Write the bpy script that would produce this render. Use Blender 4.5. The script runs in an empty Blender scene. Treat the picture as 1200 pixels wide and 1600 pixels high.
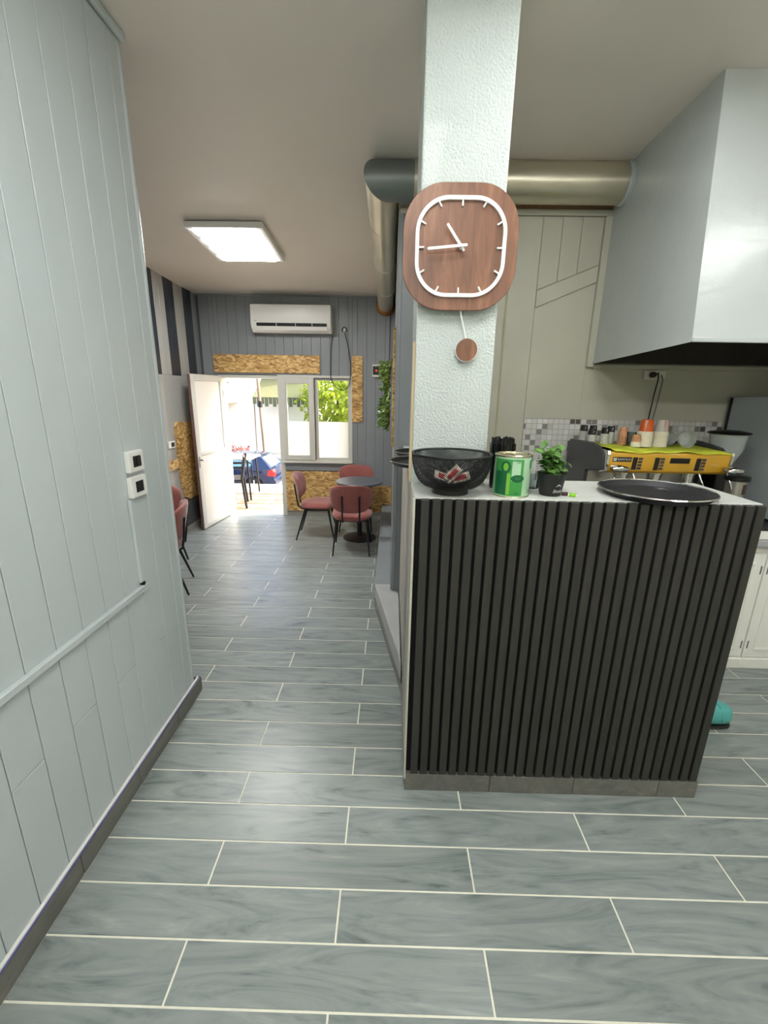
import bpy, bmesh, math, random
from mathutils import Vector, Matrix
random.seed(7)
S = bpy.context.scene
COL = S.collection
PI = math.pi

# ------------------------------------------------------------------ camera
cam_d = bpy.data.cameras.new('camera'); cam = bpy.data.objects.new('camera', cam_d); COL.objects.link(cam)
cam_d.sensor_fit = 'VERTICAL'; cam_d.sensor_height = 36.0; cam_d.lens = 680.0 / 1600.0 * 36.0
cam_d.clip_start = 0.02; cam_d.clip_end = 300
def _cam():
    pitch, yaw, roll, H = 0.2693, -0.0130, 0.0168, 1.600
    fw = Vector((math.sin(yaw)*math.cos(pitch), math.cos(yaw)*math.cos(pitch), -math.sin(pitch)))
    rt = Vector((math.cos(yaw), -math.sin(yaw), 0)); up = rt.cross(fw)
    r = rt*math.cos(roll) + up*math.sin(roll); u = -rt*math.sin(roll) + up*math.cos(roll)
    m = Matrix((r, u, -fw)).transposed().to_4x4(); m.translation = Vector((0, 0, H))
    cam.matrix_world = m
_cam(); S.camera = cam

# ------------------------------------------------------------------ world, sun, exposure
W = bpy.data.worlds.new('sky'); S.world = W; W.use_nodes = True
_bg = W.node_tree.nodes['Background']
_sky = W.node_tree.nodes.new('ShaderNodeTexSky'); _sky.sky_type = 'NISHITA'
_sky.sun_disc = False; _sky.sun_elevation = math.radians(42); _sky.sun_rotation = math.radians(75)
_sky.dust_density = 6.0; _sky.ozone_density = 0.3; _sky.air_density = 0.8
W.node_tree.links.new(_sky.outputs[0], _bg.inputs[0]); _bg.inputs[1].default_value = 1.4
sd = bpy.data.lights.new('sun', 'SUN'); sd.energy = 11.0; sd.angle = 0.009; sd.color = (1.0, 0.93, 0.82)
sun = bpy.data.objects.new('sun', sd); COL.objects.link(sun); sun.location = (8, 12, 12)
sun.rotation_euler = Vector((-0.80, -0.26, -0.55)).to_track_quat('-Z', 'Y').to_euler()
S.view_settings.view_transform = 'Standard'; S.view_settings.look = 'None'
S.view_settings.exposure = 0.0; S.view_settings.gamma = 1.0; S.view_settings.use_curve_mapping = False
LAMP = 18.0

# ------------------------------------------------------------------ materials
def lin(c):
    r = []
    for v in c:
        v = v/255.0
        r.append(v/12.92 if v <= 0.04045 else ((v+0.055)/1.055)**2.4)
    return (r[0], r[1], r[2], 1.0)
def pmat(name, col, rough=0.5, metal=0.0, var=0.0, vscale=8.0, bump=0.0, bscale=60.0, coat=0.0, sheen=0.0, stretch=None, spec=0.5, objrand=0.0, trans=0.0, ior=1.45):
    m = bpy.data.materials.new(name); m.use_nodes = True
    nt = m.node_tree; N = nt.nodes; L = nt.links; b = N['Principled BSDF']
    c = lin(col)
    b.inputs['Roughness'].default_value = rough; b.inputs['Metallic'].default_value = metal
    b.inputs['Coat Weight'].default_value = coat; b.inputs['Sheen Weight'].default_value = sheen
    b.inputs['Specular IOR Level'].default_value = spec; b.inputs['IOR'].default_value = ior
    b.inputs['Transmission Weight'].default_value = trans
    geo = N.new('ShaderNodeNewGeometry'); mp = N.new('ShaderNodeMapping'); L.new(geo.outputs['Position'], mp.inputs['Vector'])
    if stretch: mp.inputs['Scale'].default_value = stretch
    n = N.new('ShaderNodeTexNoise'); n.inputs['Scale'].default_value = vscale; n.inputs['Detail'].default_value = 5
    L.new(mp.outputs[0], n.inputs['Vector'])
    hs = N.new('ShaderNodeHueSaturation'); hs.inputs['Color'].default_value = c
    mr = N.new('ShaderNodeMapRange'); mr.inputs['From Min'].default_value = 0.25; mr.inputs['From Max'].default_value = 0.75
    mr.inputs['To Min'].default_value = 1-var; mr.inputs['To Max'].default_value = 1+var
    L.new(n.outputs['Fac'], mr.inputs['Value'])
    if objrand:
        oi = N.new('ShaderNodeObjectInfo'); mr2 = N.new('ShaderNodeMapRange')
        mr2.inputs['To Min'].default_value = 1-objrand; mr2.inputs['To Max'].default_value = 1+objrand
        L.new(oi.outputs['Random'], mr2.inputs['Value'])
        mu = N.new('ShaderNodeMath'); mu.operation = 'MULTIPLY'
        L.new(mr.outputs[0], mu.inputs[0]); L.new(mr2.outputs[0], mu.inputs[1]); L.new(mu.outputs[0], hs.inputs['Value'])
    else:
        L.new(mr.outputs[0], hs.inputs['Value'])
    L.new(hs.outputs[0], b.inputs['Base Color'])
    if bump:
        n2 = N.new('ShaderNodeTexNoise'); n2.inputs['Scale'].default_value = bscale; n2.inputs['Detail'].default_value = 4
        L.new(mp.outputs[0], n2.inputs['Vector'])
        bp = N.new('ShaderNodeBump'); bp.inputs['Strength'].default_value = bump; bp.inputs['Distance'].default_value = 0.01
        L.new(n2.outputs['Fac'], bp.inputs['Height']); L.new(bp.outputs[0], b.inputs['Normal'])
    return m
def ramp(N, pts):
    r = N.new('ShaderNodeValToRGB'); e = r.color_ramp.elements
    e[0].position, e[0].color = pts[0][0], lin(pts[0][1]); e[1].position, e[1].color = pts[-1][0], lin(pts[-1][1])
    for p, c in pts[1:-1]:
        k = e.new(p); k.color = lin(c)
    return r
def wood_mat(name, pts, axis='X', scale=1.0, rough=0.4, coarse=9.0, dist=1.5, bump=0.04, objoff=True, spec=0.5):
    """Streaky wood grain running along an axis, shifted at random for each object."""
    m = bpy.data.materials.new(name); m.use_nodes = True
    nt = m.node_tree; N = nt.nodes; L = nt.links; b = N['Principled BSDF']
    geo = N.new('ShaderNodeNewGeometry'); oi = N.new('ShaderNodeObjectInfo')
    sc = N.new('ShaderNodeVectorMath'); sc.operation = 'SCALE'; sc.inputs[0].default_value = (7.3, 13.1, 5.7)
    L.new(oi.outputs['Random'], sc.inputs['Scale'])
    ad = N.new('ShaderNodeVectorMath'); ad.operation = 'ADD'
    L.new(geo.outputs['Position'], ad.inputs[0])
    if objoff: L.new(sc.outputs[0], ad.inputs[1])
    mp = N.new('ShaderNodeMapping'); L.new(ad.outputs[0], mp.inputs['Vector'])
    s = {'X': (1, coarse, coarse), 'Y': (coarse, 1, coarse), 'Z': (coarse, coarse, 1)}[axis]
    mp.inputs['Scale'].default_value = tuple(v*scale for v in s)
    n = N.new('ShaderNodeTexNoise'); n.inputs['Scale'].default_value = 1.6; n.inputs['Detail'].default_value = 8
    n.inputs['Roughness'].default_value = 0.62; n.inputs['Distortion'].default_value = dist
    L.new(mp.outputs[0], n.inputs['Vector'])
    r = ramp(N, pts); L.new(n.outputs['Fac'], r.inputs['Fac'])
    hs = N.new('ShaderNodeHueSaturation'); mr = N.new('ShaderNodeMapRange')
    mr.inputs['To Min'].default_value = 0.93; mr.inputs['To Max'].default_value = 1.07
    L.new(oi.outputs['Random'], mr.inputs['Value']); L.new(mr.outputs[0], hs.inputs['Value'])
    L.new(r.outputs['Color'], hs.inputs['Color']); L.new(hs.outputs[0], b.inputs['Base Color'])
    b.inputs['Roughness'].default_value = rough; b.inputs['Specular IOR Level'].default_value = spec
    bp = N.new('ShaderNodeBump'); bp.inputs['Strength'].default_value = bump; bp.inputs['Distance'].default_value = 0.01
    L.new(n.outputs['Fac'], bp.inputs['Height']); L.new(bp.outputs[0], b.inputs['Normal'])
    return m
def osb_mat(name):
    m = bpy.data.materials.new(name); m.use_nodes = True
    nt = m.node_tree; N = nt.nodes; L = nt.links; b = N['Principled BSDF']
    geo = N.new('ShaderNodeNewGeometry')
    nz = N.new('ShaderNodeTexNoise'); nz.inputs['Scale'].default_value = 6; L.new(geo.outputs['Position'], nz.inputs['Vector'])
    mx = N.new('ShaderNodeVectorMath'); mx.operation = 'MULTIPLY_ADD'; mx.inputs[1].default_value = (.10, .10, .10)
    L.new(nz.outputs['Color'], mx.inputs[0]); L.new(geo.outputs['Position'], mx.inputs[2])
    mp = N.new('ShaderNodeMapping'); mp.inputs['Scale'].default_value = (22, 22, 58); mp.inputs['Rotation'].default_value = (0.2, 0.5, 0)
    L.new(mx.outputs[0], mp.inputs['Vector'])
    v = N.new('ShaderNodeTexVoronoi'); v.inputs['Scale'].default_value = 1.0; L.new(mp.outputs[0], v.inputs['Vector'])
    r = ramp(N, [(0.0, (142, 104, 56)), (0.3, (188, 146, 84)), (0.65, (212, 172, 106)), (1.0, (234, 202, 144))])
    sx = N.new('ShaderNodeSeparateColor'); L.new(v.outputs['Color'], sx.inputs[0]); L.new(sx.outputs[0], r.inputs['Fac'])
    L.new(r.outputs['Color'], b.inputs['Base Color']); b.inputs['Roughness'].default_value = 0.6
    bp = N.new('ShaderNodeBump'); bp.inputs['Strength'].default_value = 0.25; bp.inputs['Distance'].default_value = 0.004
    L.new(sx.outputs[1], bp.inputs['Height']); L.new(bp.outputs[0], b.inputs['Normal'])
    return m
def mosaic_mat(name, cell):
    m = bpy.data.materials.new(name); m.use_nodes = True
    nt = m.node_tree; N = nt.nodes; L = nt.links; b = N['Principled BSDF']
    geo = N.new('ShaderNodeNewGeometry'); mp = N.new('ShaderNodeMapping'); L.new(geo.outputs['Position'], mp.inputs['Vector'])
    mp.inputs['Scale'].default_value = (1/cell, 0.0, 1/cell)
    fl = N.new('ShaderNodeVectorMath'); fl.operation = 'FLOOR'; L.new(mp.outputs[0], fl.inputs[0])
    wn = N.new('ShaderNodeTexWhiteNoise'); wn.noise_dimensions = '3D'; L.new(fl.outputs[0], wn.inputs['Vector'])
    r = ramp(N, [(0.0, (214, 214, 208)), (0.62, (226, 226, 222)), (0.78, (196, 196, 192)), (0.84, (140, 137, 134)), (0.93, (92, 86, 84))])
    r.color_ramp.interpolation = 'CONSTANT'
    L.new(wn.outputs['Value'], r.inputs['Fac'])
    fr = N.new('ShaderNodeVectorMath'); fr.operation = 'FRACTION'; L.new(mp.outputs[0], fr.inputs[0])
    sp = N.new('ShaderNodeSeparateXYZ'); L.new(fr.outputs[0], sp.inputs[0])
    prev = None
    for k in ('X', 'Z'):
        for op, th in (('LESS_THAN', 0.06), ('GREATER_THAN', 0.94)):
            g = N.new('ShaderNodeMath'); g.operation = op; g.inputs[1].default_value = th; L.new(sp.outputs[k], g.inputs[0])
            if prev is None: prev = g
            else:
                mxx = N.new('ShaderNodeMath'); mxx.operation = 'MAXIMUM'; L.new(prev.outputs[0], mxx.inputs[0]); L.new(g.outputs[0], mxx.inputs[1]); prev = mxx
    mix = N.new('ShaderNodeMix'); mix.data_type = 'RGBA'
    L.new(prev.outputs[0], mix.inputs[0]); L.new(r.outputs['Color'], mix.inputs[6]); mix.inputs[7].default_value = lin((186, 184, 178))
    L.new(mix.outputs[2], b.inputs['Base Color']); b.inputs['Roughness'].default_value = 0.25
    inv = N.new('ShaderNodeMath'); inv.operation = 'SUBTRACT'; inv.inputs[0].default_value = 1.0; L.new(prev.outputs[0], inv.inputs[1])
    bp = N.new('ShaderNodeBump'); bp.inputs['Strength'].default_value = 0.5; bp.inputs['Distance'].default_value = 0.002
    L.new(inv.outputs[0], bp.inputs['Height']); L.new(bp.outputs[0], b.inputs['Normal'])
    return m
def emit_mat(name, col, st):
    m = bpy.data.materials.new(name); m.use_nodes = True
    b = m.node_tree.nodes['Principled BSDF']; b.inputs['Base Color'].default_value = lin(col)
    b.inputs['Emission Color'].default_value = lin(col); b.inputs['Emission Strength'].default_value = st
    return m
def pane_mat(name, tint=(235, 240, 240), gloss=0.03):
    """Thin clear pane: mostly transparent with a fresnel sheen."""
    m = bpy.data.materials.new(name); m.use_nodes = True
    nt = m.node_tree; N = nt.nodes; L = nt.links
    for n in list(N): N.remove(n)
    o = N.new('ShaderNodeOutputMaterial'); t = N.new('ShaderNodeBsdfTransparent'); t.inputs[0].default_value = lin(tint)
    g = N.new('ShaderNodeBsdfGlossy'); g.inputs['Roughness'].default_value = gloss
    f = N.new('ShaderNodeFresnel'); f.inputs[0].default_value = 1.45
    mx = N.new('ShaderNodeMixShader'); L.new(f.outputs[0], mx.inputs[0]); L.new(t.outputs[0], mx.inputs[1]); L.new(g.outputs[0], mx.inputs[2])
    L.new(mx.outputs[0], o.inputs[0]); return m
def frost_mat(name, col=(240, 236, 226)):
    m = bpy.data.materials.new(name); m.use_nodes = True
    nt = m.node_tree; N = nt.nodes; L = nt.links
    for n in list(N): N.remove(n)
    o = N.new('ShaderNodeOutputMaterial'); t = N.new('ShaderNodeBsdfTranslucent'); t.inputs[0].default_value = lin(col)
    d = N.new('ShaderNodeBsdfDiffuse'); d.inputs[0].default_value = lin(col)
    mx = N.new('ShaderNodeMixShader'); mx.inputs[0].default_value = 0.35
    L.new(t.outputs[0], mx.inputs[1]); L.new(d.outputs[0], mx.inputs[2]); L.new(mx.outputs[0], o.inputs[0]); return m
def leaf_mat(name, c1, c2, trans=0.3):
    m = bpy.data.materials.new(name); m.use_nodes = True
    nt = m.node_tree; N = nt.nodes; L = nt.links; b = N['Principled BSDF']
    geo = N.new('ShaderNodeNewGeometry'); n = N.new('ShaderNodeTexNoise'); n.inputs['Scale'].default_value = 25
    L.new(geo.outputs['Position'], n.inputs['Vector']); r = ramp(N, [(0.3, c1), (0.7, c2)])
    L.new(n.outputs['Fac'], r.inputs['Fac']); L.new(r.outputs['Color'], b.inputs['Base Color']); b.inputs['Roughness'].default_value = 0.4
    t = N.new('ShaderNodeBsdfTranslucent'); L.new(r.outputs['Color'], t.inputs[0])
    mx = N.new('ShaderNodeMixShader'); mx.inputs[0].default_value = trans
    L.new(b.outputs[0], mx.inputs[1]); L.new(t.outputs[0], mx.inputs[2]); L.new(mx.outputs[0], N['Material Output'].inputs[0])
    return m

M = {}
M['wall_paint'] = pmat('light_grey_gloss_paint', (193, 202, 203), 0.32, var=0.03, vscale=3, bump=0.05, bscale=40)
M['wall_groove'] = pmat('grey_groove_paint', (70, 74, 74), 0.6)
M['far_paint'] = pmat('mid_grey_gloss_paint', (140, 145, 148), 0.28, var=0.05, vscale=4, bump=0.05, bscale=30)
M['far_groove'] = pmat('dark_grey_groove', (84, 88, 92), 0.6)
M['stripe_dark'] = pmat('navy_black_stripe_paint', (44, 50, 58), 0.3, var=0.1)
M['stripe_light'] = pmat('warm_grey_stripe_paint', (168, 168, 164), 0.28, var=0.05, vscale=5, bump=0.05, bscale=30)
M['kitchen_paint'] = pmat('kitchen_grey_paint', (192, 190, 174), 0.4, var=0.05, vscale=3, bump=0.05, bscale=20)
M['cream_seam'] = pmat('cream_sealant', (196, 190, 150), 0.6)
M['ceiling'] = pmat('ceiling_off_white_paint', (226, 219, 210), 0.5, var=0.03, vscale=1.2, bump=0.06, bscale=5)
M['column'] = pmat('glossy_roughcast_white_paint', (194, 203, 198), 0.25, var=0.02, bump=0.6, bscale=120, coat=0.15)
M['tile'] = wood_mat('grey_wood_look_tile', [(0.24, (74, 84, 82)), (0.39, (120, 129, 127)), (0.50, (134, 142, 140)), (0.60, (141, 148, 145)), (0.80, (164, 168, 163))], 'X', 1.0, 0.33, 6.0, 3.2, 0.03)
M['base_tile'] = wood_mat('dark_wood_look_skirting_tile', [(0.2, (92, 92, 86)), (0.5, (112, 111, 104)), (0.8, (134, 132, 124))], 'Y', 1.2, 0.4, 7.0, 1.5, 0.03)
M['grout'] = pmat('pale_grout', (232, 230, 214), 0.8, var=0.06, vscale=30)
M['slat'] = pmat('charcoal_slat_laminate', (48, 48, 43), 0.55, var=0.08, vscale=6, stretch=(6, 6, 0.6), objrand=0.08)
M['black_felt'] = pmat('black_felt_backing', (6, 6, 7), 0.95)
M['counter_top'] = pmat('pale_grey_laminate', (194, 196, 190), 0.35, var=0.04, vscale=20)
M['washed'] = wood_mat('whitewashed_grey_plank', [(0.25, (120, 112, 104)), (0.5, (168, 164, 156)), (0.75, (200, 196, 188))], 'Z', 1.5, 0.6, 8.0, 1.0, 0.2)
M['concrete'] = pmat('painted_grey_concrete', (172, 174, 174), 0.5, var=0.06, vscale=9, bump=0.1, bscale=40)
M['ledge_dark'] = pmat('blue_grey_painted_ledge', (138, 143, 146), 0.45, var=0.06, vscale=6)
M['clock_wood'] = wood_mat('reddish_walnut_veneer', [(0.2, (78, 52, 38)), (0.5, (122, 82, 60)), (0.8, (158, 114, 86))], 'Z', 2.2, 0.4, 7.0, 0.8, 0.02)
M['white'] = pmat('white_plastic', (236, 236, 232), 0.35)
M['cream_plastic'] = pmat('cream_plastic', (222, 220, 206), 0.4)
M['beige_wood'] = wood_mat('raw_beige_batten', [(0.25, (196, 172, 130)), (0.75, (226, 206, 166))], 'Z', 2, 0.6, 6.0, 0.5, 0.05)
M['duct'] = pmat('galvanised_duct_steel', (206, 200, 180), 0.33, metal=0.8, var=0.08, vscale=3, bump=0.05, bscale=6)
M['duct_dark'] = pmat('dull_grey_duct_elbow', (128, 134, 132), 0.42, metal=0.6, var=0.06, vscale=4)
M['foam'] = pmat('rusty_expanding_foam', (150, 100, 46), 0.9, var=0.3, vscale=60, bump=0.8, bscale=90)
M['hood'] = pmat('hood_pale_grey_gloss_paint', (190, 196, 194), 0.25, var=0.02, bump=0.16, bscale=22, coat=0.1)
M['hood_in'] = pmat('dark_hood_inside', (52, 48, 44), 0.7, var=0.2)  # dark brown-grey tone for the inner faces of the hood
M['osb'] = osb_mat('osb_strand_board')
M['brown_tile'] = pmat('brown_glazed_wall_tile', (150, 118, 90), 0.35, var=0.1, objrand=0.1)
M['mosaic'] = mosaic_mat('grey_white_mosaic', 0.0362)
M['velvet'] = pmat('dusty_rose_velvet', (152, 86, 80), 0.75, var=0.10, vscale=12, sheen=0.35)
M['black_metal'] = pmat('black_powder_coated_metal', (20, 20, 21), 0.4)
M['black_plastic'] = pmat('black_plastic', (22, 22, 23), 0.35)
M['table_top'] = pmat('dark_grey_table_laminate', (86, 90, 98), 0.3)
M['chrome'] = pmat('polished_chrome', (224, 224, 224), 0.1, metal=1.0)
M['steel'] = pmat('brushed_stainless', (176, 174, 170), 0.28, metal=0.9, var=0.05)
M['upvc'] = pmat('off_white_window_plastic', (206, 206, 198), 0.4)
M['upvc_in'] = pmat('brown_rubber_seal', (110, 84, 78), 0.6)
M['pane'] = pane_mat('clear_window_glass')
M['frost'] = frost_mat('frosted_film_glass')
M['door_glass'] = pmat('white_frosted_door_glass', (238, 236, 230), 0.2)
M['door_panel'] = pmat('white_door_panel', (228, 226, 218), 0.35)
M['yellow'] = pmat('yellow_machine_enamel', (196, 150, 40), 0.28, coat=0.3)
M['machine_dark'] = pmat('slate_grey_machine_side', (64, 66, 68), 0.25)
M['cloth'] = pmat('lime_yellow_cloth', (196, 204, 60), 0.85, var=0.1, vscale=40)
M['paper'] = pmat('ivory_paper', (232, 226, 208), 0.7)
M['orange'] = pmat('orange_printed_paper', (206, 92, 34), 0.6)
M['red_ink'] = pmat('red_print', (196, 40, 44), 0.55)
M['brown_paper'] = pmat('copper_brown_printed_paper', (192, 140, 104), 0.6, var=0.25, vscale=60)
M['silver_paper'] = pmat('silver_grey_paper', (190, 190, 184), 0.5)
M['ink_black'] = pmat('black_print', (24, 22, 22), 0.5)
M['ink_white'] = pmat('white_print', (226, 226, 222), 0.5)
M['glass'] = pane_mat('clear_drinking_glass', (226, 232, 232), 0.02)
M['milky_glass'] = pmat('milky_clear_glass', (214, 220, 218), 0.12)
M['milky_glass'].node_tree.nodes['Principled BSDF'].inputs['Alpha'].default_value = 0.38
M['grey_unit'] = pmat('matt_grey_appliance', (182, 190, 192), 0.4)
M['cab_white'] = pmat('white_cabinet_paint', (246, 246, 238), 0.4, var=0.02)
M['grey_trim'] = pmat('grey_edge_moulding', (168, 168, 172), 0.35)
M['black_edge'] = pmat('black_worktop_edge', (26, 26, 34), 0.3)
M['mesh_wire'] = pmat('black_wire', (16, 16, 17), 0.45)
M['can_pale'] = pmat('pale_green_can_print', (176, 214, 178), 0.3, var=0.08, vscale=20)
M['can_green'] = pmat('banknote_green_print', (66, 150, 74), 0.3, var=0.12, vscale=30)
M['can_dark'] = pmat('dark_green_print', (26, 96, 58), 0.3, var=0.1, vscale=40)
M['can_lime'] = pmat('lime_print', (120, 186, 60), 0.3)
M['tin'] = pmat('brassy_tin_rim', (206, 198, 168), 0.22, metal=0.9)
M['pot'] = pmat('black_plastic_pot', (30, 31, 32), 0.5)
M['leaf'] = leaf_mat('glossy_green_leaf', (50, 92, 42), (128, 172, 88), 0.2)
M['fern'] = leaf_mat('artificial_fern_green', (46, 80, 36), (130, 162, 80), 0.2)
M['soil'] = pmat('dark_soil', (38, 30, 24), 0.95)
M['tray'] = pmat('black_rubber_tray', (34, 34, 36), 0.45, var=0.05)
M['teal'] = pmat('teal_rubber', (92, 178, 174), 0.5)
M['tealdark'] = pmat('dark_teal_seam', (46, 124, 122), 0.5)
M['lime'] = pmat('lime_wrapper', (128, 190, 40), 0.3)
M['choc'] = pmat('brown_wrapper', (66, 40, 30), 0.35)
M['cable_violet'] = pmat('violet_cable', (92, 92, 150), 0.5)
M['cable_dark'] = pmat('black_cable', (20, 20, 20), 0.5)
M['cable_grey'] = pmat('grey_cable', (96, 98, 100), 0.5)
M['wainscot'] = pmat('charcoal_rough_plaster', (84, 86, 88), 0.7, var=0.15, vscale=15, bump=0.8, bscale=45)
M['skirt_pale'] = pmat('pale_skirting_tile', (158, 156, 148), 0.5, var=0.06)
M['lamp_on'] = emit_mat('lit_led_diffuser', (250, 252, 251), LAMP)
M['lamp_on_far'] = emit_mat('lit_led_diffuser_bright', (253, 252, 250), LAMP*3.6)
M['fill_tube_on'] = emit_mat('fill_tube_glow', (252, 251, 250), LAMP*2.2)  # glow of the added fill tubes
M['lamp_on_front'] = emit_mat('lit_led_diffuser_front', (250, 252, 251), LAMP*1.35)
M['led_red'] = emit_mat('red_led', (255, 40, 50), 6)
M['paver'] = pmat('beige_flagstone', (132, 112, 88), 0.8, var=0.2, vscale=6, bump=0.3, bscale=20, objrand=0.15)
M['kerb'] = pmat('white_kerb_stone', (196, 188, 174), 0.7, var=0.05)
M['asphalt'] = pmat('sunlit_asphalt', (120, 116, 110), 0.9, var=0.1)
M['facade'] = pmat('white_facade_render', (246, 240, 224), 0.85, var=0.04, vscale=2)
M['facade_trim'] = pmat('cream_facade_trim', (206, 196, 176), 0.8)
M['far_glass'] = pmat('dark_far_window_glass', (96, 108, 116), 0.1)
M['car_blue'] = pmat('dark_blue_car_paint', (24, 36, 66), 0.18, metal=0.3, coat=0.6)
M['car_silver'] = pmat('silver_car_paint', (176, 180, 184), 0.2, metal=0.5, coat=0.5)
M['car_glass'] = pmat('blue_car_glass', (96, 140, 160), 0.06)
M['tyre'] = pmat('black_tyre', (30, 30, 30), 0.8)
M['tail'] = pmat('red_tail_lamp', (220, 30, 30), 0.15, coat=0.5)
M['awning'] = pmat('olive_green_awning', (96, 98, 66), 0.8, var=0.08)
M['pole_wood'] = wood_mat('weathered_pole_wood', [(0.25, (104, 84, 66)), (0.75, (150, 124, 98))], 'Z', 1, 0.8, 6, 0.5, 0.2)
M['tree_leaf'] = leaf_mat('sunny_tree_leaf', (110, 140, 30), (196, 200, 60), 0.5)
M['red_leaf'] = leaf_mat('red_bush_leaf', (120, 56, 48), (170, 96, 80), 0.3)
M['bark'] = pmat('tree_bark', (90, 74, 58), 0.9, var=0.2, bump=0.5)

# ------------------------------------------------------------------ mesh helpers
def off(p):
    v = Vector((0, 0, 0))
    while p is not None:
        v = v + p.location; p = p.parent
    return v
def finish(name, me, mat, parent=None, smooth=None):
    if mat is not None and not me.materials: me.materials.append(M[mat] if isinstance(mat, str) else mat)
    if smooth:
        for p in me.polygons: p.use_smooth = True
        me.set_sharp_from_angle(angle=math.radians(smooth))
    o = bpy.data.objects.new(name, me); COL.objects.link(o)
    if parent is not None: o.parent = parent
    return o
class MB:
    """Collects vertices and faces; build() links them as one mesh object."""
    def __init__(s): s.v = []; s.f = []
    def add(s, vs, fs):
        n = len(s.v); s.v += [tuple(v) for v in vs]; s.f += [tuple(i+n for i in f) for f in fs]; return s
    def box(s, x0, x1, y0, y1, z0, z1):
        return s.add([(x0,y0,z0),(x1,y0,z0),(x1,y1,z0),(x0,y1,z0),(x0,y0,z1),(x1,y0,z1),(x1,y1,z1),(x0,y1,z1)],
                     [(0,3,2,1),(4,5,6,7),(0,1,5,4),(1,2,6,5),(2,3,7,6),(3,0,4,7)])
    def prism(s, poly, axis, a, b):
        """poly: 2D points; axis: extrusion axis; 2D maps to the remaining axes in order (x,y,z)."""
        def P(u, v, w):
            return {'x': (w, u, v), 'y': (u, w, v), 'z': (u, v, w)}[axis]
        n = len(poly)
        vs = [P(u, v, a) for u, v in poly] + [P(u, v, b) for u, v in poly]
        fs = [tuple(range(n)), tuple(range(2*n-1, n-1, -1))] + [(i, i+n, (i+1) % n + n, (i+1) % n) for i in range(n)]
        return s.add(vs, fs)
    def lathe(s, prof, c=(0,0,0), n=32, axis='z', closed=False, a0=0.0, a1=2*PI):
        """prof: (radius, height) pairs."""
        vs = []; fs = []; full = abs(a1-a0-2*PI) < 1e-6; m = n if full else n+1
        for r, h in prof:
            for i in range(m):
                a = a0 + (a1-a0)*i/n; x, y = r*math.cos(a), r*math.sin(a)
                p = {'z': (x, y, h), 'y': (x, h, y), 'x': (h, x, y)}[axis]
                vs.append((p[0]+c[0], p[1]+c[1], p[2]+c[2]))
        k = len(prof)
        for j in range(k if closed else k-1):
            for i in range(m if full else m-1):
                a = j*m+i; b = j*m+(i+1) % m; j2 = (j+1) % k
                fs.append((a, b, j2*m+(i+1) % m, j2*m+i))
        if not closed and full:
            if prof[0][0] > 1e-6: fs.append(tuple(range(m-1, -1, -1)))
            if prof[-1][0] > 1e-6: fs.append(tuple((k-1)*m+i for i in range(m)))
        return s.add(vs, fs)
    def tube(s, path, r, n=8, cap=True, segs=None):
        """Mitred tube along a polyline; r is a number or one radius for each point."""
        P = [Vector(p) for p in path]; k = len(P); R = r if isinstance(r, (list, tuple)) else [r]*k
        D = [(P[i+1]-P[i]).normalized() for i in range(k-1)]
        ref = Vector((0,0,1)) if abs(D[0].z) < 0.9 else Vector((1,0,0))
        U = D[0].cross(ref).normalized(); V = D[0].cross(U).normalized(); vs = []; fs = []
        ring = [P[0] + (U*math.cos(2*PI*i/n) + V*math.sin(2*PI*i/n))*R[0] for i in range(n)]; vs += ring
        for j in range(1, k):
            d = D[j-1]; nrm = (D[j-1] + D[j]).normalized() if j < k-1 else d
            new = []
            sc = R[j]/R[j-1] if R[j-1] > 1e-9 else 1.0
            for q in ring:
                c = q - P[j-1]; c = c - d*c.dot(d) if j == 1 else c
                base = P[j] + c*sc if j == 1 else P[j] + (c - d*c.dot(d))*sc
                t = (P[j]-base).dot(nrm)/max(1e-6, d.dot(nrm)); new.append(base + d*t)
            vs += new; ring = new
        for j in (range(k-1) if segs is None else segs):
            for i in range(n): fs.append((j*n+i, j*n+(i+1) % n, (j+1)*n+(i+1) % n, (j+1)*n+i))
        if cap: fs.append(tuple(range(n-1, -1, -1))); fs.append(tuple((k-1)*n+i for i in range(n)))
        return s.add(vs, fs)
    def build(s, name, mat, parent=None, bevel=0.0, smooth=None, seg=1, kind=None):
        o = off(parent); me = bpy.data.meshes.new(name)
        me.from_pydata([(v[0]-o.x, v[1]-o.y, v[2]-o.z) for v in s.v], [], s.f)
        bm = bmesh.new(); bm.from_mesh(me); bmesh.ops.recalc_face_normals(bm, faces=bm.faces)
        if bevel:
            es = [e for e in bm.edges if len(e.link_faces) == 2 and e.calc_face_angle(0) > 0.6]
            bmesh.ops.bevel(bm, geom=es, offset=bevel, segments=seg, profile=0.6, affect='EDGES', clamp_overlap=True)
        bm.to_mesh(me); bm.free()
        ob = finish(name, me, mat, parent, smooth)
        if kind: ob['kind'] = kind
        return ob
def tag(o, label, cat=None, group=None, kind=None):
    o['label'] = label
    if cat: o['category'] = cat
    if group: o['group'] = group
    if kind: o['kind'] = kind
    return o
def thing(name, loc, label, cat, group=None):
    o = bpy.data.objects.new(name, None); COL.objects.link(o); o.location = loc; o.empty_display_size = 0.05
    return tag(o, label, cat, group)
def struct(o, label=None):
    o['kind'] = 'structure'
    if label: o['label'] = label
    return o
def copy_tree(o, parent=None):
    c = o.copy(); COL.objects.link(c); c.parent = parent
    for ch in list(o.children): copy_tree(ch, c)
    return c
def place(me_obj_name, me, parent, loc, rot=(0,0,0), scale=(1,1,1)):
    o = bpy.data.objects.new(me_obj_name, me); COL.objects.link(o); o.parent = parent
    o.location = Vector(loc) - off(parent); o.rotation_euler = rot; o.scale = scale
    return o
_fonts = {}
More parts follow.
